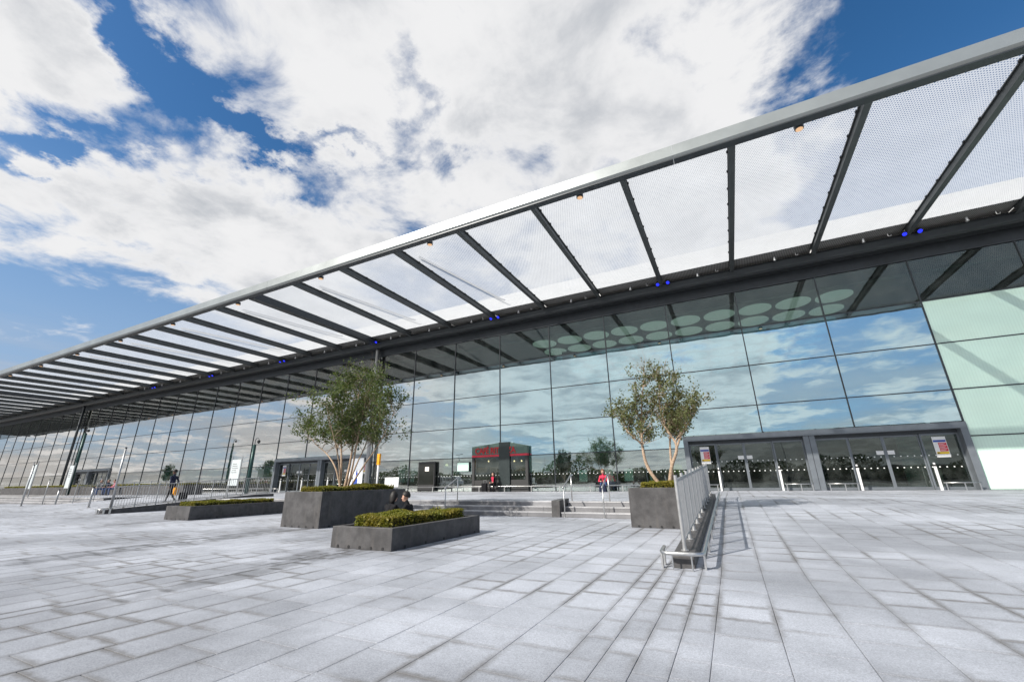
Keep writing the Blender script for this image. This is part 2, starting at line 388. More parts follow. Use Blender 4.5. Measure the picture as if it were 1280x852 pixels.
# wide sheet to the horizon
gm.add([(-900, -900, LOW + S_ - .02), (900, -900, LOW + S_ - .02), (900, 900, LOW + S_ - .02), (-900, 900, LOW + S_ - .02)], [(0, 1, 2, 3)])
def farground_fn(t):
    P = pos(t); n = t.noise(P, 0.05, 6, 0.6); f = t.noise(P, 30, 3, 0.7)
    v = t.m('MULTIPLY', t.ss(n, 0.3, 0.7, 0.7, 1.2), t.ss(f, 0.3, 0.7, 0.85, 1.15))
    return bsdf(t, t.mix(1.0, (0.10, 0.10, 0.105), t.comb(v, v, v), 'MULTIPLY'), 0.85)
ground = struct(obj('ground', gm, mat('asphalt_far', farground_fn)))
pm = MB()
# bedding of the plaza: under the slabs
pm.add([(-150, -60, LOW + S_), (60, -60, LOW + S_), (60, -20, LOW + S_), (-150, -20, LOW + S_)], [(0, 1, 2, 3)])
for (a, b, yr) in ((XR, 60, -20), (XL2, XL, -17)):
    if yr > -20: pm.add([(a, -20, LOW + S_), (b, -20, LOW + S_), (b, yr, LOW + S_), (a, yr, LOW + S_)], [(0, 1, 2, 3)])
    pm.add([(a, yr, LOW + S_), (b, yr, LOW + S_), (b, -9.6, S_), (a, -9.6, S_)], [(0, 1, 2, 3)])
    pm.add([(a, -9.6, S_), (b, -9.6, S_), (b, 0, S_), (a, 0, S_)], [(0, 1, 2, 3)])
for (a, b) in ((XL, XR), (-150, XL2)):
    pm.add([(a, -20, LOW + S_), (b, -20, LOW + S_), (b, YS1 + .3, LOW + S_), (a, YS1 + .3, LOW + S_)], [(0, 1, 2, 3)])
    pm.add([(a, YS1, S_), (b, YS1, S_), (b, 0, S_), (a, 0, S_)], [(0, 1, 2, 3)])
plaza = struct(obj('plaza_pavement', pm, JOINT))

# slabs: courses along Y, 0.46 m and 0.23 m wide as in the photo
def slab_geo(mb, x0, x1, y0, y1, tone, tilt):
    g = 0.0026; gy = 0.0042; x0 += g; x1 -= g; y0 += gy; y1 -= gy
    i1 = 0.005; i2 = min(0.075, (x1 - x0) * 0.3)
    b = len(mb.v); ed = mb.at.setdefault('edge', ('POINT', []))[1]; tn = mb.at.setdefault('tone', ('POINT', []))[1]
    xc, yc = (x0 + x1) / 2, (y0 + y1) / 2
    zs = gz(xc, yc)
    def zf(x, y):
        q = ramp(y, xc) if (xc > XR or XL2 < xc < XL) else zs
        return q + tilt[0] * (x - xc) + tilt[1] * (y - yc) + tilt[2]
    for ins, dz, e in ((0, -0.012, 1.0), (0, -0.0012, 1.0), (i1, 0.0, 1.0), (i2, 0.0, 0.0)):
        for (x, y) in ((x0 + ins, y0 + ins), (x1 - ins, y0 + ins), (x1 - ins, y1 - ins), (x0 + ins, y1 - ins)):
            mb.v.append((x, y, zf(x, y) + dz)); ed.append(e); tn.append(tone)
    for k in range(3):
        for j in range(4):
            mb.f.append((b + k * 4 + j, b + k * 4 + (j + 1) % 4, b + k * 4 + 4 + (j + 1) % 4, b + k * 4 + 4 + j)); mb.mi.append(0)
    mb.f.append((b + 12, b + 13, b + 14, b + 15)); mb.mi.append(0)
xs = [-1.205, -0.985, -0.76, -0.535, -0.31, 0.145, 0.61, 1.075]
while xs[-1] < 14: xs.append(xs[-1] + R.choice([0.465, 0.465, 0.465, 0.46, 0.23]))
left = [-1.205]
while left[-1] > -52: left.append(left[-1] - R.choice([0.465, 0.465, 0.465, 0.455, 0.465, 0.23]))
xs = left[::-1][:-1] + xs
slabs = []
for a, b in zip(xs[:-1], xs[1:]):
    segs = []
    xc = (a + b) / 2
    stairs = not (xc > XR or XL2 < xc < XL)
    ylist = [(-34.0 if xc > -14 else -26.0, YS0 - 0.01), (YS1 + 0.36, -0.02)] if stairs else [(-34.0 if xc > -14 else -26.0, -0.02)]
    for (ya, yb) in ylist:
        y = ya - R.random() * 0.6
        narrow = (b - a) < 0.3
        while y < yb - 1e-6:
            L = R.choice([0.45, 0.52, 0.60, 0.60]) if xc > -2.2 else R.choice([0.40, 0.45, 0.45, 0.45, 0.58])
            if narrow: L = R.choice([0.32, 0.45, 0.45])
            y2 = min(y + L, yb)
            if yb - y2 < 0.2: y2 = yb
            slabs.append((a, b, max(y, ya), y2)); y = y2
def on_screen(x, y, z):
    d = Vector((x, y, z)) - CAMPOS; f = d.dot(fw)
    if f <= 0.05: return None
    return 0.5 + d.dot(rt2) / f * FPX / 1280, 0.5 - d.dot(up2) / f * FPX / 852, f
def area(sl):
    q = [on_screen(x, y, gz((sl[0] + sl[1]) / 2, y)) for x, y in ((sl[0], sl[2]), (sl[1], sl[2]), (sl[1], sl[3]), (sl[0], sl[3]))]
    if any(p is None for p in q): return 0
    cx = sum(p[0] for p in q) / 4; cy = sum(p[1] for p in q) / 4
    if not (-0.03 < cx < 1.03 and -0.03 < cy < 1.04): return 0
    return abs(sum(q[i][0] * q[(i + 1) % 4][1] - q[(i + 1) % 4][0] * q[i][1] for i in range(4))) / 2
order = sorted(range(len(slabs)), key=lambda i: -area(slabs[i]))
near = set(order[:300]); rest = MB()
for i, sl in enumerate(slabs):
    tilt = (R.uniform(-.0025, .0025), R.uniform(-.002, .002), R.uniform(-.0008, .0008)); tone = R.random()
    if i in near:
        m1 = MB(); slab_geo(m1, *sl, tone, tilt); obj('paving_slab', m1, GRANITE, plaza)
    else: slab_geo(rest, *sl, tone, tilt)
ro = obj('paving_slabs', rest, GRANITE, plaza); ro['kind'] = 'stuff'

# ------------------------------------------------------------------ stairs
def stairs(x0, x1, label, name='stone_steps'):
    t = thing(name, label, 'steps', (0, YS0, LOW))
    for k in range(3):
        z1 = 0.15 * (k + 1); y0 = 0.35 * k
        x = x0
        while x < x1 - 0.01:
            L = min(R.choice([1.2, 1.5, 1.35]), x1 - x)
            if x1 - (x + L) < 0.3: L = x1 - x
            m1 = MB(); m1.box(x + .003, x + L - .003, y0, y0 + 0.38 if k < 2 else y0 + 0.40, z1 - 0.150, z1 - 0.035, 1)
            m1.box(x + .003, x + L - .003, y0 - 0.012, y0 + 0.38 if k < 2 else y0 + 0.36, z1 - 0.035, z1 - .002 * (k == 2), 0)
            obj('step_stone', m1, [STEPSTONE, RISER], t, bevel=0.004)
            x += L
    return t
stairs(-5.15, -0.92, 'three light granite steps between dark cheek wall and the right tree planter')
stairs(-25.4, -5.45, 'wide flight of three granite steps behind the two seated people')
stairs(-60, XL2 - .2, 'far left flight of granite steps by the bollards')
cw = MB(); cw.prism([(YS0 - .06, LOW - .05), (YS0 - .06, 0.06), (YS1 + .18, 0.09), (YS1 + .18, LOW - .05)], 'x', -5.45, -5.16)
tag(obj('cheek_wall', cw, BASALT, bevel=0.01), 'low dark stone cheek wall dividing the granite steps', 'wall')
def handrail(x, label, dl=0.0):
    t = thing('stair_handrail', label, 'handrail', (x, YS0, LOW), 0, 'stainless stair handrails')
    y1 = YS1 - YS0
    m = MB(); m.tube([(0, 0, 0), (0, 0, 0.93)], 0.021, 10); obj('post', m, STEEL, t, smooth=True)
    m = MB(); m.tube([(0, y1 + .1, 0.45), (0, y1 + .1, 1.31)], 0.021, 10); obj('post', m, STEEL, t, smooth=True)
    m = MB(); m.tube([(0, -0.06, 0.90), (0, 0.0, 0.93), (0, y1 + .1, 1.31), (0, y1 + .28, 1.31)], 0.023, 10); obj('rail', m, STEEL, t, smooth=True)
    m = MB(); m.lathe([(0.05, 0.0), (0.05, 0.012), (0.024, 0.016)], 14); obj('base_flange', m, STEEL, t)
handrail(-5.02, 'stainless handrail fixed beside the dark cheek wall on the steps')
handrail(-3.72, 'stainless handrail on the steps in front of the seated person in red')
handrail(-9.72, 'stainless handrail on the wide steps, left of the person with suitcase')

# ------------------------------------------------------------------ barriers with plinth along the ramps
def barrier(X, y0, y1, label, side):
    t = thing('railing', label, 'railing', (X, y0, LOW))
    L = y1 - y0
    def zr(y): return ramp(y0 + y, X + .3 * side) - LOW
    N = 12
    m = MB(); prof = [(-0.05 if False else 0.0, -0.05)]
    ys = [L * k / N for k in range(N + 1)]
    top = [(y, zr(y) + 0.15) for y in ys]
    m.prism([(0, -0.1)] + top + [(L, -0.1)], 'x', -0.14, 0.14)
    obj('plinth', m, BASALT, t, bevel=0.012)
    n = int(round(L / 0.92)); ya, yb = 0.35, L - 0.2
    P = [ya + (yb - ya) * k / n for k in range(n + 1)]
    for y in P:
        z = zr(y) + 0.15
        m = MB(); m.tube([(0, y, z - .02), (0, y, z + 1.02)], 0.026, 12)
        m.lathe([(0.055, z), (0.055, z + 0.012), (0.03, z + 0.018), (0.026, z + 0.07)], 12, 0, y)
        obj('post', m, STEELP, t, smooth=False)
    def zc(y): return zr(y) + 0.15
    m = MB(); m.tube([(0, y, zc(y) + 0.95) for y in P], 0.020, 8); obj('top_rail', m, STEELP, t, smooth=True)
    m = MB(); m.tube([(0, y, zc(y) + 0.12) for y in P], 0.014, 8); obj('bottom_rail', m, STEELP, t, smooth=True)
    bar = MB(); bar.tube([(0, 0, 0.12), (0, 0, 0.95)], 0.010, 6); bme = bar.mesh('baluster', STEELP)
    for a, b in zip(P[:-1], P[1:]):
        q = 8
        for k in range(1, q):
            y = a + (b - a) * k / q; link('baluster', bme, t, (0, y, zc(y)))
    # low crash rail around the plinth
    z = 0.20; ox = 0.27
    pts = [(-ox, 0.30, z + zr(.3)), (-ox, 0.0, z), (-ox + .03, -0.10, z), (-ox + 0.10, -0.13, z), (ox - .10, -0.13, z), (ox - .03, -0.10, z), (ox, 0.0, z)] + [(ox, y, z + zr(y)) for y in ys[1:]]
    if side < 0: pts = [(-p[0], p[1], p[2]) for p in pts]
    m = MB(); m.tube(pts, 0.024, 10); obj('crash_rail', m, STEEL, t, smooth=True)
    sx = 1 if side > 0 else -1
    feet = [(-ox * sx, 0.22), (-ox * sx, -0.0), (ox * sx, 0.0)] + [(ox * sx, L * k / 9) for k in range(1, 10)]
    for (x, y) in feet:
        m = MB(); m.box(x - .012, x + .012, y - .035, y + .035, zr(y) - .01, zr(y) + z - .01); obj('crash_rail_leg', m, STEEL, t)
    for x in (-0.12, 0.12):
        m = MB(); m.tube([(x, -.13, z), (x, -.13, 0.0)], 0.010, 6); obj('crash_rail_leg', m, STEEL, t)
    return t
barrier(XR, -19.85, -9.3, 'steel railing on a dark stone plinth running to the right entrance', 1)
barrier(XL, -16.75, -8.6, 'far steel railing on a dark plinth beside the walking man', -1)

# ------------------------------------------------------------------ planters and hedges
def leaves(mb, pts, size, up_bias=0.3, jit=0.35):
    tn = mb.at.setdefault('tone', ('FACE', []))[1]
    for p in pts:
        d = Vector((R.gauss(0, 1), R.gauss(0, 1), R.gauss(0, 1) + up_bias)).normalized()
        a = d.cross(Vector((R.gauss(0, 1), R.gauss(0, 1), R.gauss(0, 1)))).normalized(); b = d.cross(a)
        sz = size * R.uniform(1 - jit, 1 + jit); p = Vector(p)
        k = len(mb.v)
        mb.v += [tuple(p - a * sz), tuple(p + b * sz * 0.55 - d * sz * .12), tuple(p + a * sz), tuple(p - b * sz * 0.55 - d * sz * .12)]
        mb.f.append((k, k + 1, k + 2, k + 3)); mb.mi.append(0); tn.append(R.random())
def planter(x0, x1, y0, y1, h, inset, label):
    t = thing('stone_planter', label, 'planter', ((x0 + x1) / 2, (y0 + y1) / 2, LOW))
    hx, hy = (x1 - x0) / 2, (y1 - y0) / 2; wl = 0.13; k = inset
    m = MB()
    o0 = [(-hx, -hy), (hx, -hy), (hx, hy), (-hx, hy)]
    def ring(g, z): return [(sx * (hx - g), sy * (hy - g), z) for sx, sy in ((-1, -1), (1, -1), (1, 1), (-1, 1))]
    vs = ring(0, 0.0) + ring(k, h) + ring(k + wl, h) + ring(k + wl, h - 0.12)
    fs = [(r * 4 + i, r * 4 + (i + 1) % 4, r * 4 + 4 + (i + 1) % 4, r * 4 + 4 + i) for r in range(3) for i in range(4)] + [(3, 2, 1, 0)]
    m.add(vs, fs); obj('trough', m, BASALT, t, bevel=0.008)
    m = MB(); m.box(-hx + k + wl, hx - k - wl, -hy + k + wl, hy - k - wl, h - .10, h - .06); obj('soil', m, plain('soil', (0.035, 0.026, 0.02), 0.95), t)
    nf = 5 if True else 4
    for i in range(nf):
        x = -hx + (i + .7) * (2 * hx) / (nf + .4)
        m = MB(); m.tube([(x, -hy - .006, 0.035), (x, -hy + .03, 0.035)], 0.028, 8); obj('drain_hole', m, BLACK, t)
    n = max(4, int((y1 - y0) / 0.55))
    for i in range(n):
        y = -hy + (i + .6) * (2 * hy) / n
        m = MB(); m.tube([(hx - .03, y, 0.035), (hx + .006, y, 0.035)], 0.028, 8); obj('drain_hole', m, BLACK, t)
    return t
def hedge(x0, x1, y0, y1, z0, z1, label, n=7000, size=0.026):
    m = MB(); pts = []
    lump = [(R.uniform(x0, x1), R.uniform(y0, y1), R.uniform(-.05, .05)) for _ in range(60)]
    for _ in range(n):
        f = R.random()
        x, y = R.uniform(x0, x1), R.uniform(y0, y1)
        zt = z1 + sum(a[2] * math.exp(-((x - a[0]) ** 2 + (y - a[1]) ** 2) / 0.05) for a in lump) * 0.7
        if f < 0.55: z = zt - abs(R.gauss(0, 0.02))
        elif f < 0.78:
            if R.random() < 0.5: x = R.choice((x0, x1)) + R.gauss(0, .022)
            else: y = R.choice((y0, y1)) + R.gauss(0, .022)
            z = R.uniform(z0, zt)
        else: z = R.uniform(z0, zt)
        ex = min(x - x0, x1 - x); ey = min(y - y0, y1 - y); r = 0.07
        if ex < r and ey < r and (r - ex) ** 2 + (r - ey) ** 2 > r * r * 1.2: continue
        e = min(ex, ey)
        if e < 0.06: z = min(z, zt - 0.03 * (1 - max(e, 0) / .06))
        pts.append((x, y, z))
    leaves(m, pts, size, 0.8)
    cx, cy = (x0 + x1) / 2, (y0 + y1) / 2
    m.v = [(a - cx, b - cy, c_ - z0) for a, b, c_ in m.v]
    t = thing('box_hedge', label, 'hedge', (cx, cy, z0))
    obj('foliage', m, LEAF_BOX, t)
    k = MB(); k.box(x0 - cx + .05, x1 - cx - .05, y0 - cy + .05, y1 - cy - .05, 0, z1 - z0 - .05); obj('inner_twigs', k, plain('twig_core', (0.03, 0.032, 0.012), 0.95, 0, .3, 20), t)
    return t
def leaf_hedge(px, h, zt, label, n): return hedge(px[0] + .27, px[1] - .27, px[2] + .27, px[3] - .27, LOW + h - .07, LOW + h + zt, label, n)
PA = (-7.05, -5.55, -20.18, -17.15); P1 = (-11.70, -10.15, -17.90, -14.45); P3 = (-19.75, -17.15, -17.5, -13.9); P2 = (-2.43, -0.98, -15.03, -11.9)
planter(*PA, 0.375, 0.003, 'low dark stone planter nearest the camera with clipped hedge')
leaf_hedge(PA, 0.375, 0.17, 'long clipped yellow green hedge in the low front planter', 15000)
planter(*P1, 0.94, 0.003, 'tall dark stone planter holding the bushy green tree')
leaf_hedge(P1, 0.94, 0.12, 'low clipped hedge at the foot of the bushy green tree', 13000)
planter(-18.7, -17.15, -17.5, -13.9, 0.46, 0.003, 'low dark stone planter at left, nearest the far railing')
leaf_hedge((-18.7, -17.15, -17.5, -13.9), 0.46, 0.13, 'clipped hedge in the low planter by the far railing', 11000)
planter(*P2, 0.93, 0.003, 'tall dark stone planter left of the right railing')
leaf_hedge(P2, 0.93, 0.13, 'clipped hedge under the pale multi-stemmed tree by the right railing', 9000)

# ------------------------------------------------------------------ trees
def grow(stems, crown_c, crown_r, zlo, rr, nleaf, lsize, bw=1.0, twigs=9):
    """stems: list of polylines (local).  Returns trunk MB, leaf MB"""
    T = MB(); Lm = MB(); tips = []
    def inside(p):
        q = ((p.x - crown_c[0]) / crown_r[0]) ** 2 + ((p.y - crown_c[1]) / crown_r[1]) ** 2 + ((p.z - crown_c[2]) / crown_r[2]) ** 2
        return q
    def branch(p, d, L, r, lev):
        n = 5; pts = [p.copy()]; q = p.copy(); dd = d.copy()
        for i in range(n):
            dd = (dd + Vector((rr.gauss(0, .16), rr.gauss(0, .16), rr.gauss(0.05, .10)))).normalized()
            q = q + dd * (L / n); pts.append(q.copy())
        T.tube(pts, [r * (1 - .75 * i / n) for i in range(n + 1)], 6 if lev < 2 else 4, cap=False)
        if lev < 2:
            for k in range(5 if lev == 0 else 4):
                i = rr.randint(1, n); az = rr.uniform(0, 6.28)
                nd = (dd * 0.9 + Vector((math.cos(az), math.sin(az), rr.uniform(-.1, .7))) * 0.75).normalized()
                branch(pts[i], nd, L * rr.uniform(.45, .7), r * 0.5 * (1 - .5 * i / n), lev + 1)
        if lev >= 1 and rr.random() < .80:
            for i in range(1, n + 1): tips.append((pts[i], pts[min(i, n)] - pts[i - 1]))
    for st, r0 in stems:
        pts = [Vector(p) for p in st]; N = len(pts)
        # smooth
        sm = []
        for i in range(N - 1):
            p0, p1, p2, p3 = pts[max(i - 1, 0)], pts[i], pts[i + 1], pts[min(i + 2, N - 1)]
            for k in range(5):
                t_ = k / 5
                sm.append(0.5 * ((2 * p1) + (p2 - p0) * t_ + (2 * p0 - 5 * p1 + 4 * p2 - p3) * t_ ** 2 + (-p0 + 3 * p1 - 3 * p2 + p3) * t_ ** 3))
        sm.append(pts[-1])
        T.tube(sm, [r0 * (1 - .86 * (i / (len(sm) - 1))) for i in range(len(sm))], 9)
        for i, p in enumerate(sm):
            if p.z > zlo and i % 1 == 0:
                for _ in range(2):
                    az = rr.uniform(0, 6.28)
                    d = Vector((math.cos(az), math.sin(az), rr.uniform(0.2, 1.9))).normalized()
                    branch(p, d, rr.uniform(.5, 1.0) * bw, r0 * .35 * (1 - .7 * i / len(sm)), 0)
    tips = [t_ for t_ in tips if inside(t_[0]) < rr.uniform(.55, 1.5)]
    pts = []
    for _ in range(nleaf):
        p, d = rr.choice(tips)
        pts.append(p + Vector((rr.gauss(0, .060), rr.gauss(0, .060), rr.gauss(0, .060))) * bw)
    leaves(Lm, pts, lsize, 0.3)
    return T, Lm
def tree(label, loc, stems, cc, cr, zlo, n, ls, leafm, seed, bw=1.0, group=None, zs=1.0):
    rr = random.Random(seed); T, Lm = grow(stems, cc, cr, zlo, rr, n, ls, bw)
    t = thing('tree', label, 'tree', loc, 0, group)
    obj('trunk', T, BARK, t, smooth=True); obj('crown', Lm, leafm, t); t.scale = (1, 1, zs)
    return t
# bushy tree, many upright stems
z0 = LOW + 0.86
tree('bushy green multi-stemmed tree in the tall planter', (-11.27, -16.15, z0),
     [([(-.18, 0, 0), (-.28, .05, .9), (-.45, .1, 1.7), (-.55, .1, 2.7), (-.5, .1, 3.6)], .045),
      ([(0, 0, 0), (.05, .1, .9), (.15, .05, 1.7), (.1, .1, 2.8), (.15, .1, 3.95)], .05),
      ([(.08, .05, 0), (.3, 0, .9), (.5, -.1, 1.8), (.65, -.1, 2.8), (.75, 0, 3.7)], .04),
      ([(-.1, 0, 0), (-.35, -.1, .8), (-1.0, 0, 1.35), (-1.75, .1, 1.75), (-2.35, .2, 2.25)], .034),
      ([(.14, 0, 0), (.7, .1, .9), (1.2, .1, 1.5), (1.6, .1, 2.2), (1.85, .1, 2.75)], .034),
      ([(0, .1, 0), (.02, .4, .9), (-.1, .9, 1.8), (-.2, 1.2, 2.9)], .038), ([(0, -.1, 0), (.1, -.4, 1), (.1, -.8, 2.0), (0, -1.1, 2.9)], .034)],
     (-.15, 0, 2.75), (2.6, 1.9, 1.75), 1.30, 18500, 0.040, LEAF_DK, 11, 1.0, None, .935)
tree('pale-barked tree with forked trunk and olive leaves by the right railing', (-1.62, -14.15, z0),
     [([(-.05, 0, 0), (-.38, 0, .55), (-.48, 0, 1.1), (-.45, .05, 1.8), (-.35, .05, 2.6), (-.2, 0, 3.3)], .055),
      ([(.08, 0, 0), (.22, 0, .6), (.42, -.05, 1.15), (.20, 0, 1.7), (.12, 0, 2.5), (.25, 0, 3.25)], .055),
      ([(.42, -.05, 1.12), (.62, 0, 1.55), (.85, .1, 1.85), (1.1, .1, 2.2)], .034),
      ([(.2, .1, 0), (.2, .2, .8), (.25, .3, 1.5), (.4, .4, 2.3), (.5, .4, 3.0)], .04),
      ([(-.48, 0, 1.25), (-.85, 0, 1.65), (-1.1, .05, 2.1)], .026)],
     (.0, .05, 2.15), (1.42, 1.15, 1.32), 1.15, 9000, 0.036, LEAF_OL, 23, 0.70, None, .955)
# trees of the car park behind the camera, seen mirrored in the glass
for k, (x, y, h, lab) in enumerate([(-22.3, -35.0, 1.25, 'small tree mirrored in the glass beside the cafe'), (-91, -35, 1.5, 'dark tree mirrored in glass left of the middle entrance'), (-131, -35, 1.5, 'dark rounded tree mirrored behind the walking man')]):
    st = [([(0, 0, 0), (.05, 0, 1.2 * h), (0, .1, 2.2 * h), (.1, 0, 3.6 * h)], .07 * h), ([(.05, 0, .9 * h), (.5 * h, .1, 1.8 * h), (.7 * h, 0, 2.8 * h)], .04 * h), ([(-.05, 0, .9 * h), (-.5 * h, -.1, 1.8 * h), (-.7 * h, 0, 2.8 * h)], .04 * h)]
    tree(lab, (x, y, LOW), st, (0, 0, 2.7 * h), (1.35 * h, 1.35 * h, 1.45 * h), 1.3 * h, 9000, 0.06 * h, LEAF_FAR, 40 + k, 1.0 * h)

ords = ['first', 'second', 'third', 'fourth', 'fifth', 'sixth', 'seventh', 'eighth', 'ninth', 'tenth', 'eleventh', 'twelfth', 'thirteenth']
# ------------------------------------------------------------------ terminal building
X0 = -14.17; BAY = 4.0
XK = [X0 + BAY * k for k in range(-33, 10)]          # mullion lines
ZR = [0.0, 2.30, 4.43, 6.67, 8.90, 11.20]
PORTALS = [(-2.17, 9.83), (-38.17, -26.17), (-82.17, -70.17)]
def in_portal(xa): return any(a - .1 < xa < b - .1 for a, b in PORTALS)
bld = thing('terminal_building', 'long glass-fronted terminal building with tall square panes', 'building', (0, 0, 0))
pane_me = {}
def pane_mesh(h, m, key):
    if key not in pane_me:
        q = MB(); q.box(-BAY / 2 + .03, BAY / 2 - .03, -0.010, 0.010, 0.025, h - .025); pane_me[key] = q.mesh('glass_pane', m)
    return pane_me[key]
XMINT = 9.83
for xa in XK[:-1]:
    for r in range(5):
        za, zb = ZR[r], ZR[r + 1]
        if in_portal(xa):
            if r == 0: continue
            if r == 1: za = 2.96
        if xa >= XMINT - .1 and r < 4: key = ('m', r); m = MINT; nm = 'mint_panel'
        else: key = ('g', r, za); m = GLASSLOW if r == 0 else GLASSTOP if r == 4 else GLASS; nm = 'glass_pane'
        o = link(nm, pane_mesh(zb - za, m, key), bld, (xa + BAY / 2, 0, za))
        s_ = 0.0011 if nm == 'glass_pane' else 0.0005
        o.rotation_euler = (R.gauss(0, s_), 0, R.gauss(0, s_))
mm = MB(); mm.box(-.026, .026, -.055, .16, 0, 11.2); mull = mm.mesh('mullion', DKFRAME)
for x in XK:
    if any(a + .1 < x < b - .1 for a, b in PORTALS):
        q = MB(); q.box(-.026, .026, -.055, .16, 2.96, 11.2); obj('mullion', q, DKFRAME, bld, (x, 0, 0))
    else: link('mullion', mull, bld, (x, 0, 0))
tm = MB(); tm.box(.028, BAY - .028, -.030, .12, -.025, .025); trm = tm.mesh('transom', DKFRAME)
for r in range(1, 5):
    for xa in XK[:-1]:
        if r == 1 and in_portal(xa): continue
        link('transom', trm, bld, (xa, 0, ZR[r]))
q = MB(); q.box(XK[0], XK[-1], -.08, .25, 11.205, 11.98); obj('head_panel', q, DKFRAME, bld)
q = MB(); q.box(XK[0], XK[-1], .05, .45, 11.99, 14.5); obj('parapet', q, WHITEWALL, bld)
q = MB(); q.box(XK[0], XK[-1], .46, 40, 12.0, 12.3); q.box(XK[0], XK[-1], 39.7, 40, -.1, .7); q.box(XK[0], XK[-1], 39.7, 40, 9.5, 12.0); q.box(XK[0] - .3, XK[0], .3, 40, -.1, 12); q.box(XK[-1], XK[-1] + .3, .3, 40, -.1, 12)
obj('roof_shell', q, plain('inner_shell', (0.32, 0.36, 0.35), 0.7), bld)
q = MB(); q.box(XK[0], XK[-1], 39.78, 39.82, .7, 9.5); obj('rear_glazing', q, mat('rear_glass', glass_fn((), .12, (0.70, 0.78, 0.75))), bld)
rear = MB()
for k in range(60): rear.box(XK[0] + 2.9 * k, XK[0] + 2.9 * k + .12, 39.6, 39.72, .7, 9.5)
ro2 = obj('rear_mullions', rear, DKFRAME, bld); ro2['kind'] = 'stuff'
q = MB(); q.box(XMINT + .05, XK[-1], .14, .3, 0, 8.88); obj('panel_backing', q, WHITEWALL, bld)
q = MB(); q.box(XK[0], XK[-1], .02, 39.6, -.30, -.004); struct(obj('interior_floor', q, plain('terrazzo', (0.16, 0.165, 0.165), 0.25, 0, 0.1, 2)))
q = MB(); q.box(XK[0], XK[-1], .25, 39.6, 10.5, 10.6)
for x in (XK[0],): pass
struct(obj('interior_ceiling', q, plain('ceiling_slats', (0.16, 0.19, 0.19), 0.6)))
DISC = emit('lit_ceiling_disc', (0.86, 1.0, 0.98), 0.55, (0.75, 0.78, 0.72))
q = MB(); q.lathe([(0.86, 0.0), (0.90, 0.02), (0.90, 0.06)], 28); dme = q.mesh('ceiling_disc', DISC)
for i in range(10):
    for j in range(8):
        tag(link('ceiling_disc', dme, None, (6.85 - 2.0 * i, 1.55 + 2.3 * j, 10.43)), 'round ceiling disc, ' + ords[i] + ' from the right in the ' + ords[j] + ' row behind the glass', 'ceiling light', 'round ceiling discs inside the terminal')
# steel columns of the canopy by the entrances
for x, lab in ((-26.12, 'tall grey steel column right of the middle entrance behind the bushy tree'), (-82.2, 'tall thin steel column by the far left entrance')):
    t = thing('steel_column', lab, 'column', (x, -.42, 0))
    q = MB(); q.tube([(0, 0, 0), (0, 0, 11.9)], 0.15, 18); obj('shaft', q, STEELP if x > -50 else DKFRAME, t, smooth=True)
    q = MB(); q.lathe([(.26, 0), (.26, .05), (.16, .08)], 18); obj('base_plate', q, STEELP, t)

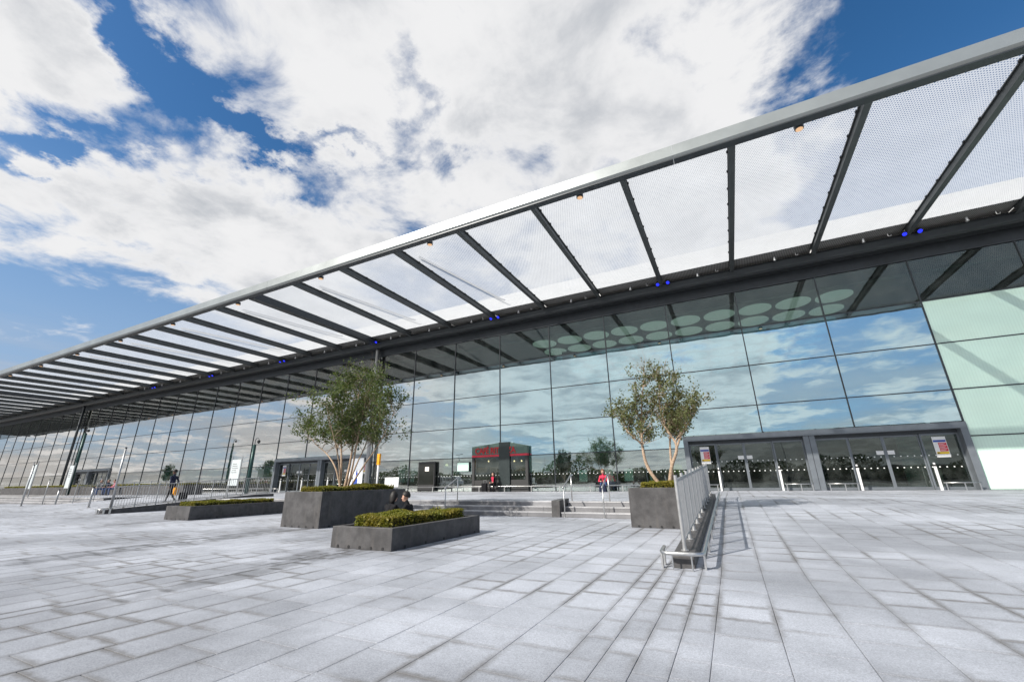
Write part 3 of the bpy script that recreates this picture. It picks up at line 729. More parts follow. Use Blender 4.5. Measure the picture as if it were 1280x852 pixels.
# ------------------------------------------------------------------ entrances
SIGNR = plain('sign_red', (0.62, 0.03, 0.06), 0.4); SIGNB = plain('sign_blue', (0.03, 0.07, 0.35), 0.4); SIGNY = plain('sign_yellow', (0.80, 0.52, 0.02), 0.4)
def entrance(xa, xb, label, signs):
    t = thing('glazed_entrance', label, 'entrance', (xa, 0, 0)); W = xb - xa; D = 0.55
    def part(nm, *b, m=MIDFRAME, par=t):
        q = MB()
        for bb in b: q.box(*bb)
        return obj(nm, q, m, par, bevel=0.006)
    part('portal_head', (-.03, W + .03, -.14, D, 2.66, 2.94))
    part('portal_jamb', (-.03, .22, -.14, D, 0, 2.66)); part('portal_jamb', (W - .22, W + .03, -.14, D, 0, 2.66))
    part('portal_pier', (W / 2 - .25, W / 2 + .25, -.06, D, 0, 2.66))
    part('pier_groove', (W / 2 - .012, W / 2 + .012, -.068, -.05, 0, 2.66), m=DKFRAME)
    for h in range(2):
        a = .22 if h == 0 else W / 2 + .25; b = W / 2 - .25 if h == 0 else W - .22
        w4 = (b - a) / 4
        part('inner_header', (a, b, .26, .42, 2.50, 2.66), m=DKFRAME)
        for k in range(4):
            x0 = a + w4 * k; x1 = x0 + w4; y = .30 if k in (0, 3) else .38
            kind = 'door_leaf' if k in (1, 2) else 'side_light'
            lf = part(kind, (x0, x0 + .065, y - .03, y + .03, .0, 2.50), (x1 - .065, x1, y - .03, y + .03, .0, 2.50), (x0 + .065, x1 - .065, y - .03, y + .03, 0, .13), (x0 + .065, x1 - .065, y - .03, y + .03, 2.42, 2.50))
            q = MB(); q.box(x0 + .065, x1 - .065, y - .006, y + .006, .13, 2.42); obj('door_glass', q, GLASSDOOR, lf)
            if k == 1: q = MB(); q.box(x1 - .36, x1 - .07, y - .012, y - .007, 1.62, 1.80); obj('door_notice', q, WHITEP, lf)
            if k == 2: q = MB(); q.box(x0 + .07, x0 + .34, y - .012, y - .007, 1.62, 1.80); obj('door_notice', q, WHITEP, lf)
        for xx in (a + w4 - .03, b - w4 + .03):
            pt = thing('door_guard_post', 'slim white guard post at the ' + ('left' if xx < (a + b) / 2 else 'right') + ' of the ' + ('left' if h == 0 else 'right') + ' doors, ' + signs[2], 'guard post', (xa + xx, -.32, 0), 0, 'guard posts at the entrances')
            q = MB(); q.box(-.045, .045, -.045, .045, 0, 1.02); obj('post_body', q, WHITEP, pt, bevel=.01)
            q = MB(); q.box(-.05, .05, -.05, .05, 1.02, 1.10); obj('sensor_cap', q, BLACK, pt, bevel=.008)
            q = MB(); q.box(-.03, .03, -.03, .03, 1.10, 1.18); obj('sensor_top', q, WHITEP, pt)
        for (u0, u1, sd) in ((a + .02, a + w4 - .12, 'left'), (b - w4 + .12, b - .02, 'right')):
            gr = thing('low_door_rail', 'low steel guard rail at the ' + sd + ' of the ' + ('left' if h == 0 else 'right') + ' doors, ' + signs[2], 'rail', (xa + u0, -.42, 0), 0, 'low rails at the entrances')
            q = MB(); q.tube([(0, 0, .32), (u1 - u0, 0, .32)], .022, 8); obj('rail', q, STEEL, gr, smooth=True)
            for xx in (.08, u1 - u0 - .08, (u1 - u0) * .55):
                q = MB(); q.box(xx - .02, xx + .02, -.012, .012, 0, .31); obj('leg', q, STEEL, gr)
    part('added_vestibule_wall', (.25, W - .25, 3.4, 3.5, 0, 2.9), (.1, .22, .56, 3.5, 0, 2.9), (W - .22, W - .1, .56, 3.5, 0, 2.9), (.22, W - .22, .56, 3.39, 2.72, 2.85), m=plain('added_vestibule_dark', (0.022, 0.03, 0.03), .4))  # dark box added behind the doors so bright rear glazing stays hidden
    for sx, lab in signs[:2]:
        sg = thing('warning_sign', lab, 'sign', (xa + sx, .27, 1.42))
        q = MB(); q.box(-.24, .24, -.008, .008, 0, .92); obj('board', q, WHITEP, sg)
        q = MB(); q.box(-.22, .22, -.013, -.0085, .68, .77); obj('blue_band', q, SIGNB, sg)
        for k in range(3):
            q = MB(); q.box(-.07, .22, -.013, -.0085, .53 - k * .135, .65 - k * .135); rb = obj('red_band', q, SIGNR, sg)
            for j, (e0, e1) in enumerate(((-.05, .17), (-.05, .12))):
                q = MB(); q.box(e0, e1, -.0165, -.0135, .60 - k * .135 - j * .035, .612 - k * .135 - j * .035); obj('print_line', q, WHITEP, rb)
        q = MB(); q.box(-.20, .22, -.013, -.0085, .14, .24); obj('yellow_band', q, SIGNY, sg)
        q = MB(); q.prism([(-.19, .155), (-.10, .155), (-.145, .228)], 'y', -.0165, -.0135); obj('warning_triangle', q, BLACK, sg)
    return t
entrance(*PORTALS[0], 'grey framed double glass entrance at right beside mint panels', [(1.0, 'white safety sign with red bands on the left side of the right entrance'), (11.05, 'white safety sign with red bands next to the mint panels'), 'right entrance'])
entrance(*PORTALS[1], 'middle grey framed glass entrance behind the bushy tree', [(1.0, 'small safety sign on the middle entrance above the far railing'), (11.1, 'safety sign at right of the middle entrance behind the tree'), 'middle entrance'])
entrance(*PORTALS[2], 'far left glass entrance under the dark canopy', [(1.0, 'safety sign at left of the far entrance'), (11.1, 'safety sign at right of the far entrance'), 'far entrance'])
# low rail along the glass
def base_rail(xa, xb, label):
    t = thing('low_guard_rail', label, 'rail', (xa, -.55, 0))
    q = MB(); q.tube([(0, 0, .34), (xb - xa, 0, .34)], .030, 8); obj('rail', q, STEEL, t, smooth=True)
    x = .3
    while x < xb - xa:
        q = MB(); q.box(x - .02, x + .02, -.015, .015, 0, .32); obj('leg', q, STEEL, t); x += 1.95
base_rail(-25.6, -2.6, 'long low steel rail along the glass between two entrances')
base_rail(-69.8, -38.6, 'long low steel rail along the glass left of the middle entrance')

# ------------------------------------------------------------------ canopy
HC = 12.20; CW = 12.2
can = thing('entrance_canopy', 'long fritted glass canopy on dark beams over the terminal front', 'canopy', (0, 0, HC))
bmB = MB(); bd = .36
bmB.box(-.11, .11, -CW + .35, -.9, 0, .035); bmB.box(-.035, .035, -CW + .35, -.9, .035, bd - .035); bmB.box(-.11, .11, -CW + .35, -.9, bd - .035, bd)
bmB.box(-.055, -.036, -CW + .4, -1.0, .05, .32); bmB.box(.036, .055, -CW + .4, -1.0, .05, .32)
bme = bmB.mesh('beam', BEAMMAT)
br = MB()
for k in range(9): br.box(-.145, -.112, -CW + 1.0 + k * 1.2, -CW + 1.10 + k * 1.2, bd - .05, bd + .01); br.box(.112, .145, -CW + 1.0 + k * 1.2, -CW + 1.10 + k * 1.2, bd - .05, bd + .01)
brm = br.mesh('glass_clips', BLACK)
heavy = MB(); heavy.box(-.26, .26, -CW + .35, -.9, -.06, .40); heavym = heavy.mesh('main_beam', DKFRAME)
pm_ = MB(); pm_.add([(-1.93, -CW + .40, bd + .03), (1.93, -CW + .40, bd + .03), (1.93, -1.55, bd + .03), (-1.93, -1.55, bd + .03)], [(0, 3, 2, 1)])
fpm = pm_.mesh('fritted_panel', FRIT)
edge = MB()
for (x0, x1, y0, y1) in ((-1.95, 1.95, -CW + .36, -CW + .40), (-1.95, 1.95, -1.55, -1.51), (-1.955, -1.93, -CW + .4, -1.55), (1.93, 1.955, -CW + .4, -1.55)): edge.box(x0, x1, y0, y1, bd + .015, bd + .05)
edm = edge.mesh('panel_frame', BEAMMAT)
gtr = MB(); gtr.box(-1.97, 1.97, -1.50, -.10, .355, .385); gtm = gtr.mesh('soffit_grille', GRATING)
sp = MB(); sp.tube([(0, 0, .18), (0, 0, .02)], .055, 10); sp.tube([(0, 0, .02), (0, 0, -.02)], .075, 10); spm = sp.mesh('soffit_spot', STEELP)
hk = MB(); hk.tube([(0, 0, .18), (0, 0, .05), (0.03, -.03, 0), (0.09, -.05, 0), (0.11, -.06, .05)], .018, 6); hkm = hk.mesh('cable_hook', STEELP)
for i, x in enumerate(XK):
    hv = abs((x - X0) / BAY + 3) < .1 or abs((x - X0) / BAY + 17) < .1
    b = link('main_beam' if hv else 'beam', heavym if hv else bme, can, (x + .05, 0, 0))
    if not hv: link('glass_clips', brm, b)['kind'] = 'stuff'
    if i < len(XK) - 1:
        p = link('fritted_panel', fpm, can, (x + .05 + BAY / 2, 0, 0)); link('panel_frame', edm, p)
        link('soffit_grille', gtm, can, (x + .05 + BAY / 2, 0, 0))
        if x > -70:
            link('soffit_spot', spm, can, (x + 2.2, -1.2, 0)); link('cable_hook', hkm, can, (x + 3.2, -1.25, 0))
# fascia in lengths, box girder
fx = XK[0]
FM = MB(); FM.prism([(-CW, .14), (-CW, .60), (-CW + .10, .63), (-CW + .36, .60), (-CW + .36, .02), (-CW + .10, .02)], 'x', .006, 11.994)
fme = FM.mesh('fascia_section', FASCIA)
UM = MB(); UM.box(.006, 11.994, -CW + .02, -CW + .345, -.03, .015); ume = UM.mesh('fascia_underside', DKFRAME)
nsec = 0
while fx < XK[-1] - 1:
    f = link('fascia_section', fme, can, (fx + .05 + 2.0, 0, 0)); link('fascia_underside', ume, f); fx += 12.0
GM = MB(); GM.prism([(-.90, .02), (-.84, .16), (-.70, .22), (-.20, .22), (-.085, .10), (-.085, -.20), (-.20, -.38), (-.70, -.38), (-.84, -.30)], 'x', XK[0], XK[-1])
obj('main_girder', GM, plain('girder_paint', (0.04, 0.046, 0.05), 0.38, 0.35, .1, 1.5), can)
# tie rods above the glass
for k in range(-13, 1):
    q = MB(); q.tube([(0, -10.2, .56), (1.3, -2.7, .62), (1.36, -2.3, .70)], .07, 8); obj('tie_rod', q, STEELP, can, (-13.9 + 8.0 * k, 0, 0))
# lamps
WARM = emit('warm_lamp', (1.0, 0.55, 0.25), 0.55, (0.5, 0.4, 0.3)); BLUE = emit('blue_lamp', (0.01, 0.02, 1.0), 1.6, (0.01, 0.02, 0.4))
q = MB(); q.lathe([(.10, .0), (.145, .01), (.15, .15), (.06, .2), (.03, .30)], 16); dl1 = q.mesh('housing', DKFRAME)
q = MB(); q.lathe([(.115, -.012), (.115, -.002)], 16); dl2 = q.mesh('lens', WARM)
ords = ['first', 'second', 'third', 'fourth', 'fifth', 'sixth', 'seventh', 'eighth', 'ninth', 'tenth', 'eleventh', 'twelfth', 'thirteenth']
for i in range(13):
    t = thing('downlight', 'round warm downlight under the canopy edge, ' + ords[i] + ' from the right', 'light', (4.0 - 8.0 * i, -CW + .62, HC + .02), 0, 'warm downlights along the canopy edge')
    link('housing', dl1, t); link('lens', dl2, t)
q = MB(); q.lathe([(.085, .0), (.11, .015), (.11, .2), (.04, .26)], 14); fl1 = q.mesh('housing', DKFRAME)
q = MB(); q.lathe([(.095, -.012), (.095, -.002)], 14); fl2 = q.mesh('lens', BLUE)
for i in range(7):
    for sd, nm in ((-.30, 'left'), (.30, 'right')):
        t = thing('blue_floodlight', 'small glowing blue floodlight, ' + nm + ' of the ' + ords[i] + ' pair from the right, at the girder', 'light', (10.0 - 12.0 * i + sd, -1.15, HC + .0), 0, 'blue floodlights at the girder')
        a = link('housing', fl1, t); b = link('lens', fl2, t); t.rotation_euler = (math.radians(-38), 0, 0)
exec_interior = True

# ------------------------------------------------------------------ interior behind the glass
CAFEG = plain('cafe_green_panel', (0.10, 0.16, 0.13), 0.5); CAFED = plain('cafe_dark', (0.03, 0.03, 0.03), 0.5)
REDT = emit('red_letters', (0.75, 0.02, 0.03), 0.06, (0.40, 0.02, 0.025))
cf = thing('cafe_kiosk', 'dark cafe kiosk front with red lettering beside the seated person with scarf', 'kiosk', (-14.08, -.36, 0))
q = MB(); q.prism([(-2.20, 2.42), (-2.20, 3.00), (0.0, 3.20), (.8, 3.20), (2.13, 2.92), (2.13, 2.42)], 'y', 0, .28); obj('sign_band', q, CAFEG, cf, bevel=.01)
q = MB(); q.box(-2.20, 2.13, -.01, .26, 2.28, 2.415); obj('red_trim', q, SIGNR, cf)
q = MB(); q.box(-2.20, -2.0, .02, .26, 0, 2.28); q.box(1.95, 2.13, .02, .26, 0, 2.28); q.box(-2.0, 1.95, .2, .26, 0, 2.28); q.box(-2.0, 1.95, .04, .2, 0, .75); obj('kiosk_wall', q, CAFED, cf)
q = MB(); q.box(.0, .82, -.05, .19, 0, 3.215); obj('dark_pier', q, plain('column_dark', (0.02, 0.03, 0.03), 0.35), cf, bevel=.01)
q = MB(); q.box(-2.0, -.01, .05, .062, .76, 2.27); obj('kiosk_glass', q, mat('kiosk_glass', glass_fn((1.06,), .07, (0.6, 0.65, 0.6))), cf)
q = MB(); q.box(.83, 1.95, .05, .062, .76, 2.27); obj('kiosk_glass', q, mat('kiosk_glass', None), cf)
for k, (x0, x1, z) in enumerate([(-1.9, -1.0, 1.25), (-.8, -.2, 1.25), (1.2, 1.9, 1.3)]):
    q = MB(); q.box(x0, x1, .10, .19, z, z + .35); obj('back_shelf', q, plain('counter_wood', (0.12, 0.07, 0.045), 0.5), cf)
cu_ = bpy.data.curves.new('lettering', 'FONT'); cu_.body = 'CAFÉ RITAZZA'; cu_.size = 0.56; cu_.extrude = 0.02; cu_.align_x = 'LEFT'; cu_.offset = 0.012; cu_.space_character = 0.93
tmp = bpy.data.objects.new('tmp_text', cu_); COL.objects.link(tmp); dg = bpy.context.evaluated_depsgraph_get(); dg.update()
tme = bpy.data.meshes.new_from_object(tmp.evaluated_get(dg)); bpy.data.objects.remove(tmp)
wx = max(v.co.x for v in tme.vertices)
for v in tme.vertices: v.co.x *= 3.2 / wx
tme.materials.clear(); tme.materials.append(REDT)
lt = link('lettering', tme, cf, (-1.92, -.025, 2.50)); lt.rotation_euler = (math.radians(90), 0, 0)
LAMP = emit('pendant_glow', (1.0, 0.75, 0.45), 3.0); SCREEN = emit('pale_screen', (0.70, 0.95, 0.85), 0.5, (0.35, 0.45, 0.4))
for (x, y, z, lab) in [(-15.0, -.22, 1.95, 'in the cafe kiosk left of its dark pier'), (-13.0, -.22, 1.9, 'in the cafe kiosk right of its dark pier'), (-12.45, -.22, 1.9, 'furthest right in the cafe kiosk'), (-20.9, 5.0, 2.1, 'left of the cafe kiosk'), (-22.2, 5.0, 2.0, 'far left of the cafe')]:
    t = thing('pendant_lamp', 'small glowing pendant lamp ' + lab, 'lamp', (x, y, z))
    q = MB(); q.lathe([(.05, 0), (.045, .06), (.02, .1)] if y < 0 else [(.16, 0), (.12, .12), (.03, .2)], 12); obj('shade', q, LAMP, t); q = MB(); q.tube([(0, 0, .1 if y < 0 else .2), (0, 0, .34 if y < 0 else 8.2)], .01, 5); obj('cord', q, BLACK, t)
for (x, y, w_, lab) in [(-10.4, 4.2, .25, 'dark interior column beside the mirrored tree'), (-4.6, 4.6, .25, 'dark interior column near the person in red'), (-23.0, 4.4, .5, 'dark interior column left of the cafe')]:
    t = thing('interior_column', lab, 'column', (x, y, 0)); q = MB(); q.box(-w_, w_, -w_, w_, 0, 10.4); obj('shaft', q, plain('column_dark', (0.02, 0.03, 0.03), 0.35), t, bevel=.02)
    q = MB(); q.box(-w_ - .04, w_ + .04, -w_ - .04, w_ + .04, 0, .15); obj('skirting', q, STEELP, t)
ct = thing('service_counter', 'dark service counter with pale panels behind the glass', 'counter', (-8, 4.6, 0))
q = MB(); q.box(-4.4, 4.6, 0, .7, 0, 1.55); obj('counter_body', q, plain('counter_dark', (0.012, 0.016, 0.016), 0.4), ct)
for x in (-1.75, 0.15, 1.55, 3.3):
    q = MB(); q.box(x - .3, x + .3, -.04, -.005, .55, 1.35); obj('pale_panel', q, SCREEN, ct)
wl = thing('interior_screen_wall', 'pale partition wall behind the service counter', 'wall', (-8, 8.0, 0))
for k in range(6):
    q = MB(); q.box(-5.2 + k * 1.95, -3.3 + k * 1.95, 0, .15, 0, 2.75); obj('wall_panel', q, plain('pale_wall', (0.62, 0.68, 0.62), 0.5), wl)
dc = thing('display_case', 'tall dark display case against the glass left of the cafe', 'display case', (-20.3, -.3, 0))
q = MB(); q.box(-.75, .75, 0, .2, .05, 2.12); obj('case_body', q, CAFED, dc, bevel=.015)
q = MB(); q.box(-.69, .69, -.008, -.002, .5, 2.0); obj('case_glass', q, plain('case_glass', (0.02, 0.022, 0.02), .08), dc)
q = MB(); q.box(-.1, .25, -.014, -.009, 1.45, 1.75); obj('warm_picture', q, emit('warm_picture', (1, .6, .25), .35), dc)
ps = thing('pale_screen', 'pale lit screen on the glass between display case and cafe', 'screen', (-17.15, -.16, 1.35))
q = MB(); q.box(-.52, .52, 0, .06, 0, .66); obj('screen_body', q, DKFRAME, ps); q = MB(); q.box(-.48, .48, -.008, -.001, .04, .62); obj('screen_face', q, SCREEN, ps)
for (xa_, xb_, lab) in ((-25.9, -12.5, 'added low wall darkening the foot of the glass behind the cafe'), (-69.8, -38.5, 'added low wall darkening the glass foot left of the middle entrance')):
    lw_ = thing('added_low_wall', lab, 'wall', (xa_, 5.2, 0)); q = MB(); q.box(0, xb_ - xa_, 0, .3, 0, 1.25); obj('wall_panel', q, CAFED, lw_); q = MB(); q.box(0, xb_ - xa_, -.03, .33, 1.25, 1.30); obj('capping', q, STEELP, lw_)  # dark walls added indoors to keep the lowest strip of glass dark
es = thing('escalator', 'pale escalator rising behind the glass above the right entrance', 'escalator', (6.6, 5.0, 0))
q = MB(); q.prism([(-3.2, 0), (-2.4, 0), (4.6, 5.6), (4.6, 6.9), (3.6, 6.9), (-3.2, 1.1)], 'y', 0, .12); q.prism([(-3.2, 0), (-2.4, 0), (4.6, 5.6), (4.6, 6.9), (3.6, 6.9), (-3.2, 1.1)], 'y', 1.6, 1.72); obj('balustrade', q, plain('escalator_panel', (0.45, 0.55, 0.58), 0.35, .2), es)
q = MB(); q.prism([(-3.2, -.0), (-2.4, -.0), (4.6, 5.4), (4.6, 5.7), (3.6, 5.7), (-3.2, .3)], 'y', .13, 1.59); obj('stairway', q, BLACK, es)
fw_ = thing('interior_fin_wall', 'pale green fin wall behind the glass beside the mint panels', 'wall', (8.6, 3.0, 0))
q = MB(); q.box(-.5, .9, 0, .2, 0, 9.5); obj('wall_panel', q, plain('fin_mint', (0.5, 0.72, 0.64), 0.5), fw_)
# poster board in the middle entrance
pb = thing('poster_board', 'tall white poster with blue figure in the middle entrance', 'poster', (-27.9, .15, 0))
q = MB(); q.box(-.75, .75, -.03, .03, .3, 2.85); obj('board', q, emit('poster_white', (0.95, 0.98, 1.0), 0.35), pb)
q = MB(); q.prism([(-.12, .6), (.28, .6), (.30, .9), (.20, 1.2), (.24, 1.45), (.12, 1.75), (.02, 1.45), (.0, 1.1), (-.14, .9)], 'y', -.04, -.032); obj('printed_figure', q, SIGNB, pb)

# ------------------------------------------------------------------ people
SKIN1 = plain('skin_light', (0.50, 0.30, 0.22), 0.55); SKIN2 = plain('skin_brown', (0.14, 0.075, 0.05), 0.55)
def cloth(n, c_): return plain('cloth_' + n, c_, 0.85, 0, 0.2, 14, 0.2)
def person(label, loc, rz, J, mats, hair=(0.02, 0.015, 0.012), hairlong=False, parts=None, hat=None):
    """J: joint positions (local, metres, facing -Y). mats: skin, top, trousers, shoes"""
    V = {k: Vector(v) for k, v in J.items()}
    B = []   # (a, b, ra, rb, mat)
    def add(a, b, ra, rb, m): B.append((a, b, ra, rb, m))
    hip, chest, neck, head = V['hip'], V['chest'], V['neck'], V['head']
    side = V.get('side', Vector((1, 0, 0))); fr = V.get('face', Vector((0, -1, 0))).normalized()
    add(hip - side * .07, hip + side * .07, .115, .115, 2); add(hip, (hip + chest) / 2, .115, .12, 1); add((hip + chest) / 2, chest, .12, .125, 1)
    add(chest - side * .10, chest + side * .10, .105, .105, 1); add(chest, neck, .10, .06, 1); add(neck, head, .052, .055, 0)
    add(chest + Vector((0, 0, .06)) - side * .17, chest + Vector((0, 0, .06)) + side * .17, .062, .062, 1)
    add(head + Vector((0, 0, .03)), head + Vector((0, 0, .10)) - fr * .015, .085, .092, 0); add(head + fr * .035 - Vector((0, 0, .03)), head + fr * .03 + Vector((0, 0, .05)), .052, .065, 0)
    add(head + fr * .085 + Vector((0, 0, .035)), head + fr * .112 + Vector((0, 0, .01)), .012, .016, 0)
    sd = fr.cross(Vector((0, 0, 1))).normalized()
    for q_ in (-1, 1): add(head + sd * q_ * .082 + Vector((0, 0, .02)), head + sd * q_ * .088 + Vector((0, 0, .06)), .016, .02, 0)
    for s_, q_ in (('L', -1), ('R', 1)):
        sh = chest + Vector((0, 0, .06)) + side * (.18 * q_); el, wr = V['el' + s_], V['wr' + s_]
        add(sh, el, .056, .044, 1); add(el, wr, .044, .031, 1)
        d = (wr - el).normalized(); hd = wr + d * .07
        add(wr, hd, .030, .034, 0)
        a = d.cross(Vector((0, 0, 1)));
        if a.length < .2: a = d.cross(Vector((0, 1, 0)))
        a.normalize(); nrm = a.cross(d)
        for k, (o_, L) in enumerate(((-.030, .060), (-.010, .072), (.010, .067), (.029, .052))):
            b0 = hd + a * o_; b1 = b0 + d * L * .6; b2 = b1 + (d * .6 - nrm * .8).normalized() * L * .5
            add(b0, b1, .0105, .010, 0); add(b1, b2, .010, .0085, 0)
        th = wr + d * .02 - a * .035; add(th, th + (d * .7 - a * .7) * .06, .013, .010, 0)
        hp = hip + side * (.09 * q_); kn, an = V['kn' + s_], V['an' + s_]
        add(hp, kn, .088, .062, 2); add(kn, an, .060, .040, 2)
        tf = V.get('toe' + s_, an + Vector((0, -.15, -.045)))
        add(an + Vector((0, .02, -.03)), tf, .043, .036, 3)
    m = MB()
    for (a, b, ra, rb, _) in B:
        d = b - a; L = d.length; d = d.normalized() if L > 1e-6 else Vector((0, 0, 1))
        pts = []; rs = []
        for k in range(4): an_ = math.pi / 2 * (k + .35) / 4; pts.append(a - d * ra * math.cos(an_)); rs.append(ra * math.sin(an_))
        for k in range(4): an_ = math.pi / 2 * (1 - (k + .0) / 4); pts.append(b + d * rb * math.cos(an_)); rs.append(rb * math.sin(an_))
        m.tube(pts, rs, 10)
    me = m.mesh('raw', mats[0]); o = bpy.data.objects.new('raw', me); COL.objects.link(o)
    rm = o.modifiers.new('r', 'REMESH'); rm.mode = 'VOXEL'; rm.voxel_size = 0.0105; rm.use_smooth_shade = True
    sm_ = o.modifiers.new('s', 'SMOOTH'); sm_.iterations = 3; sm_.factor = .45
    dg = bpy.context.evaluated_depsgraph_get(); dg.update(); body = bpy.data.meshes.new_from_object(o.evaluated_get(dg)); bpy.data.objects.remove(o)
    body.materials.clear()
    for mm_ in mats: body.materials.append(mm_)
    segs = [(a, b - a, max((b - a).length_squared, 1e-8), (ra + rb) / 2, mi) for a, b, ra, rb, mi in B]
    idx = []
    for p in body.polygons:
        c_ = p.center; best = 9; bi = 0
        for a, d, l2, r_, mi in segs:
            t_ = (c_ - a).dot(d) / l2; t_ = 0 if t_ < 0 else 1 if t_ > 1 else t_
            q_ = (c_ - a - d * t_).length - r_
            if q_ < best: best = q_; bi = mi
        idx.append(bi)
    body.polygons.foreach_set('material_index', idx)
    t = thing('person', label, 'person', loc, rz)
    body.name = 'body'; link('body', body, t)
    # hair cap
    hm = MB(); hc = head + Vector((0, 0, .085)) - fr * .018; n = 14; rows = 7
    rg = []
    for i in range(rows + 1):
        ph = math.pi * .60 * i / rows
        for k in range(n):
            az = 2 * math.pi * k / n; dv = fr * math.cos(az) + sd * math.sin(az)
            back = (1 - math.cos(az)) / 2
            ph2 = ph * (0.62 + .50 * back)
            r_ = .108 + R.uniform(-.003, .003)
            rg.append(hc + dv * (r_ * math.sin(ph2)) + Vector((0, 0, r_ * 1.02 * math.cos(ph2) - (.16 * back * (i / rows) ** 2 if hairlong else 0))))
    hm.add(rg, [(i * n + k, (i + 1) * n + k, (i + 1) * n + (k + 1) % n, i * n + (k + 1) % n) for i in range(rows) for k in range(n)])
    h_o = obj('hair' if not hat else 'hat', hm, plain('hair_%d' % int(hair[0] * 1000), hair, 0.6), t, smooth=True)
    sol = h_o.modifiers.new('sol', 'SOLIDIFY'); sol.thickness = .012
    if hat:
        q = MB(); q.lathe([(.10, 0), (.155, -.01), (.155, .004), (.10, .012)], 16); obj('brim', q, plain('hair_%d' % int(hair[0] * 1000), hair, 0.6), h_o, tuple(hc + Vector((0, 0, .02))))
    for q_ in (-1, 1):
        e = MB(); e.lathe([(.004, -.012), (.012, -.006), (.012, .006), (.004, .012)], 8); obj('eye', e, BLACK, t, tuple(head + fr * .088 + sd * q_ * .032 + Vector((0, 0, .05))))
    e = MB(); e.box(-.022, .022, -.004, .004, -.005, .005); eo = obj('mouth', e, SIGNR, t, tuple(head + fr * .090 - Vector((0, 0, .025))), math.atan2(fr.x, -fr.y))
    for (nm, mb_, mt) in (parts or []): obj(nm, mb_, mt, t, smooth=False)
    return t
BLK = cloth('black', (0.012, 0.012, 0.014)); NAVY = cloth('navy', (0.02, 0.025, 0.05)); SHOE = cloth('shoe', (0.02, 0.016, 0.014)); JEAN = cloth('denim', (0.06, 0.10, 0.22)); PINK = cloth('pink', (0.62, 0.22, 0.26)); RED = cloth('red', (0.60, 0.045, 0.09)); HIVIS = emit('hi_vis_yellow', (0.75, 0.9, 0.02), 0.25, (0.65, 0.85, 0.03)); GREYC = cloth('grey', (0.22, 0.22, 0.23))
# walking man
sh_ = MB(); sh_.prism([(-.05, 1.42), (.05, 1.42), (.035, 1.1), (0, 1.02), (-.035, 1.1)], 'y', -.152, -.135)
wm = person('man in dark suit walking down the ramp with orange bag', (-28.6, -12.7, ramp(-12.7, -30)), math.radians(-70),
    dict(hip=(0, 0, .95), chest=(0, -.03, 1.32), neck=(0, -.03, 1.48), head=(0, -.05, 1.60), elL=(-.27, .06, 1.14), wrL=(-.28, -.08, .92), elR=(.27, .10, 1.14), wrR=(.28, .08, .88), knL=(-.10, -.24, .52), anL=(-.10, -.34, .09), knR=(.10, .10, .52), anR=(.10, .42, .14), toeR=(.10, .32, .04)),
    [SKIN2, NAVY, BLK, SHOE], (.01, .008, .007), parts=[('shirt_front', sh_, WHITEP)])
bgm = thing('shoulder_bag', 'orange bag carried by the walking man', 'bag', (-28.75, -12.42, ramp(-12.7, -30) + .38))
q = MB(); q.prism([(-.17, 0), (.17, 0), (.20, .32), (.14, .42), (-.14, .42), (-.20, .32)], 'y', -.07, .07); obj('bag_body', q, cloth('orange', (0.80, 0.33, 0.02)), bgm, bevel=.02)
q = MB(); q.tube([(-.1, 0, .42), (-.06, 0, .52), (.06, 0, .52), (.1, 0, .42)], .012, 6); obj('bag_handle', q, BLK, bgm)
def suitcase(label, loc, rz, h=.58, m=BLK):
    t = thing('suitcase', label, 'suitcase', loc, rz)
    q = MB(); q.box(-.19, .19, -.12, .12, .05, h); obj('shell', q, m, t, bevel=.03)
    for x in (-.15, .15): q = MB(); q.tube([(x - .02, .1, .04), (x + .02, .1, .04)], .04, 10); obj('wheel', q, BLACK, t)
    q = MB(); q.tube([(-.1, .08, h), (-.1, .08, h + .18), (.1, .08, h + .18), (.1, .08, h)], .01, 6); obj('pull_handle', q, STEEL, t)
    q = MB(); q.box(-.14, .14, -.135, -.118, .14, h - .14); obj('front_pocket', q, m, t, bevel=.006)
suitcase('dark wheeled suitcase pulled by the walking man', (-28.3, -12.2, ramp(-12.2, -30)), math.radians(-70), .5)
def ground_sit(lean, turn):
    return dict(hip=(0, .05, .12), chest=(0, -.03 - lean, .46), neck=(0, -.08 - lean, .62), head=(0, -.13 - lean, .72), elL=(-.27, -.20 - lean, .30), wrL=(-.12, -.42 - lean * .6, .30), elR=(.27, -.20 - lean, .30), wrR=(.12, -.42 - lean * .6, .30), knL=(-.30, -.35, .26), anL=(.12, -.42, .07), toeL=(.26, -.46, .05), knR=(.30, -.35, .26), anR=(-.12, -.50, .07), toeR=(-.26, -.54, .05))
person('person in black sitting in profile with hands forward, right of the seated pair', (-7.95, -16.75, LOW), math.radians(-75), ground_sit(.08, 0), [SKIN1, BLK, BLK, SHOE], (.012, .009, .008))
person('hooded person in black sitting hunched, left of the seated pair', (-8.65, -16.95, LOW), math.radians(175), ground_sit(.10, 0), [SKIN1, BLK, BLK, SHOE], (.010, .009, .009), True)
def rail_sit(h=.36, lean=.12):
    return dict(hip=(0, 0, h + .10), chest=(0, -lean, h + .44), neck=(0, -lean - .04, h + .60), head=(0, -lean - .09, h + .71), elL=(-.25, -.16 - lean, h + .22), wrL=(-.13, -.36 - lean, h + .22), elR=(.25, -.16 - lean, h + .22), wrR=(.13, -.36 - lean, h + .24), knL=(-.13, -.42, h + .09), anL=(-.12, -.40, .09), knR=(.13, -.42, h + .09), anR=(.12, -.40, .09))
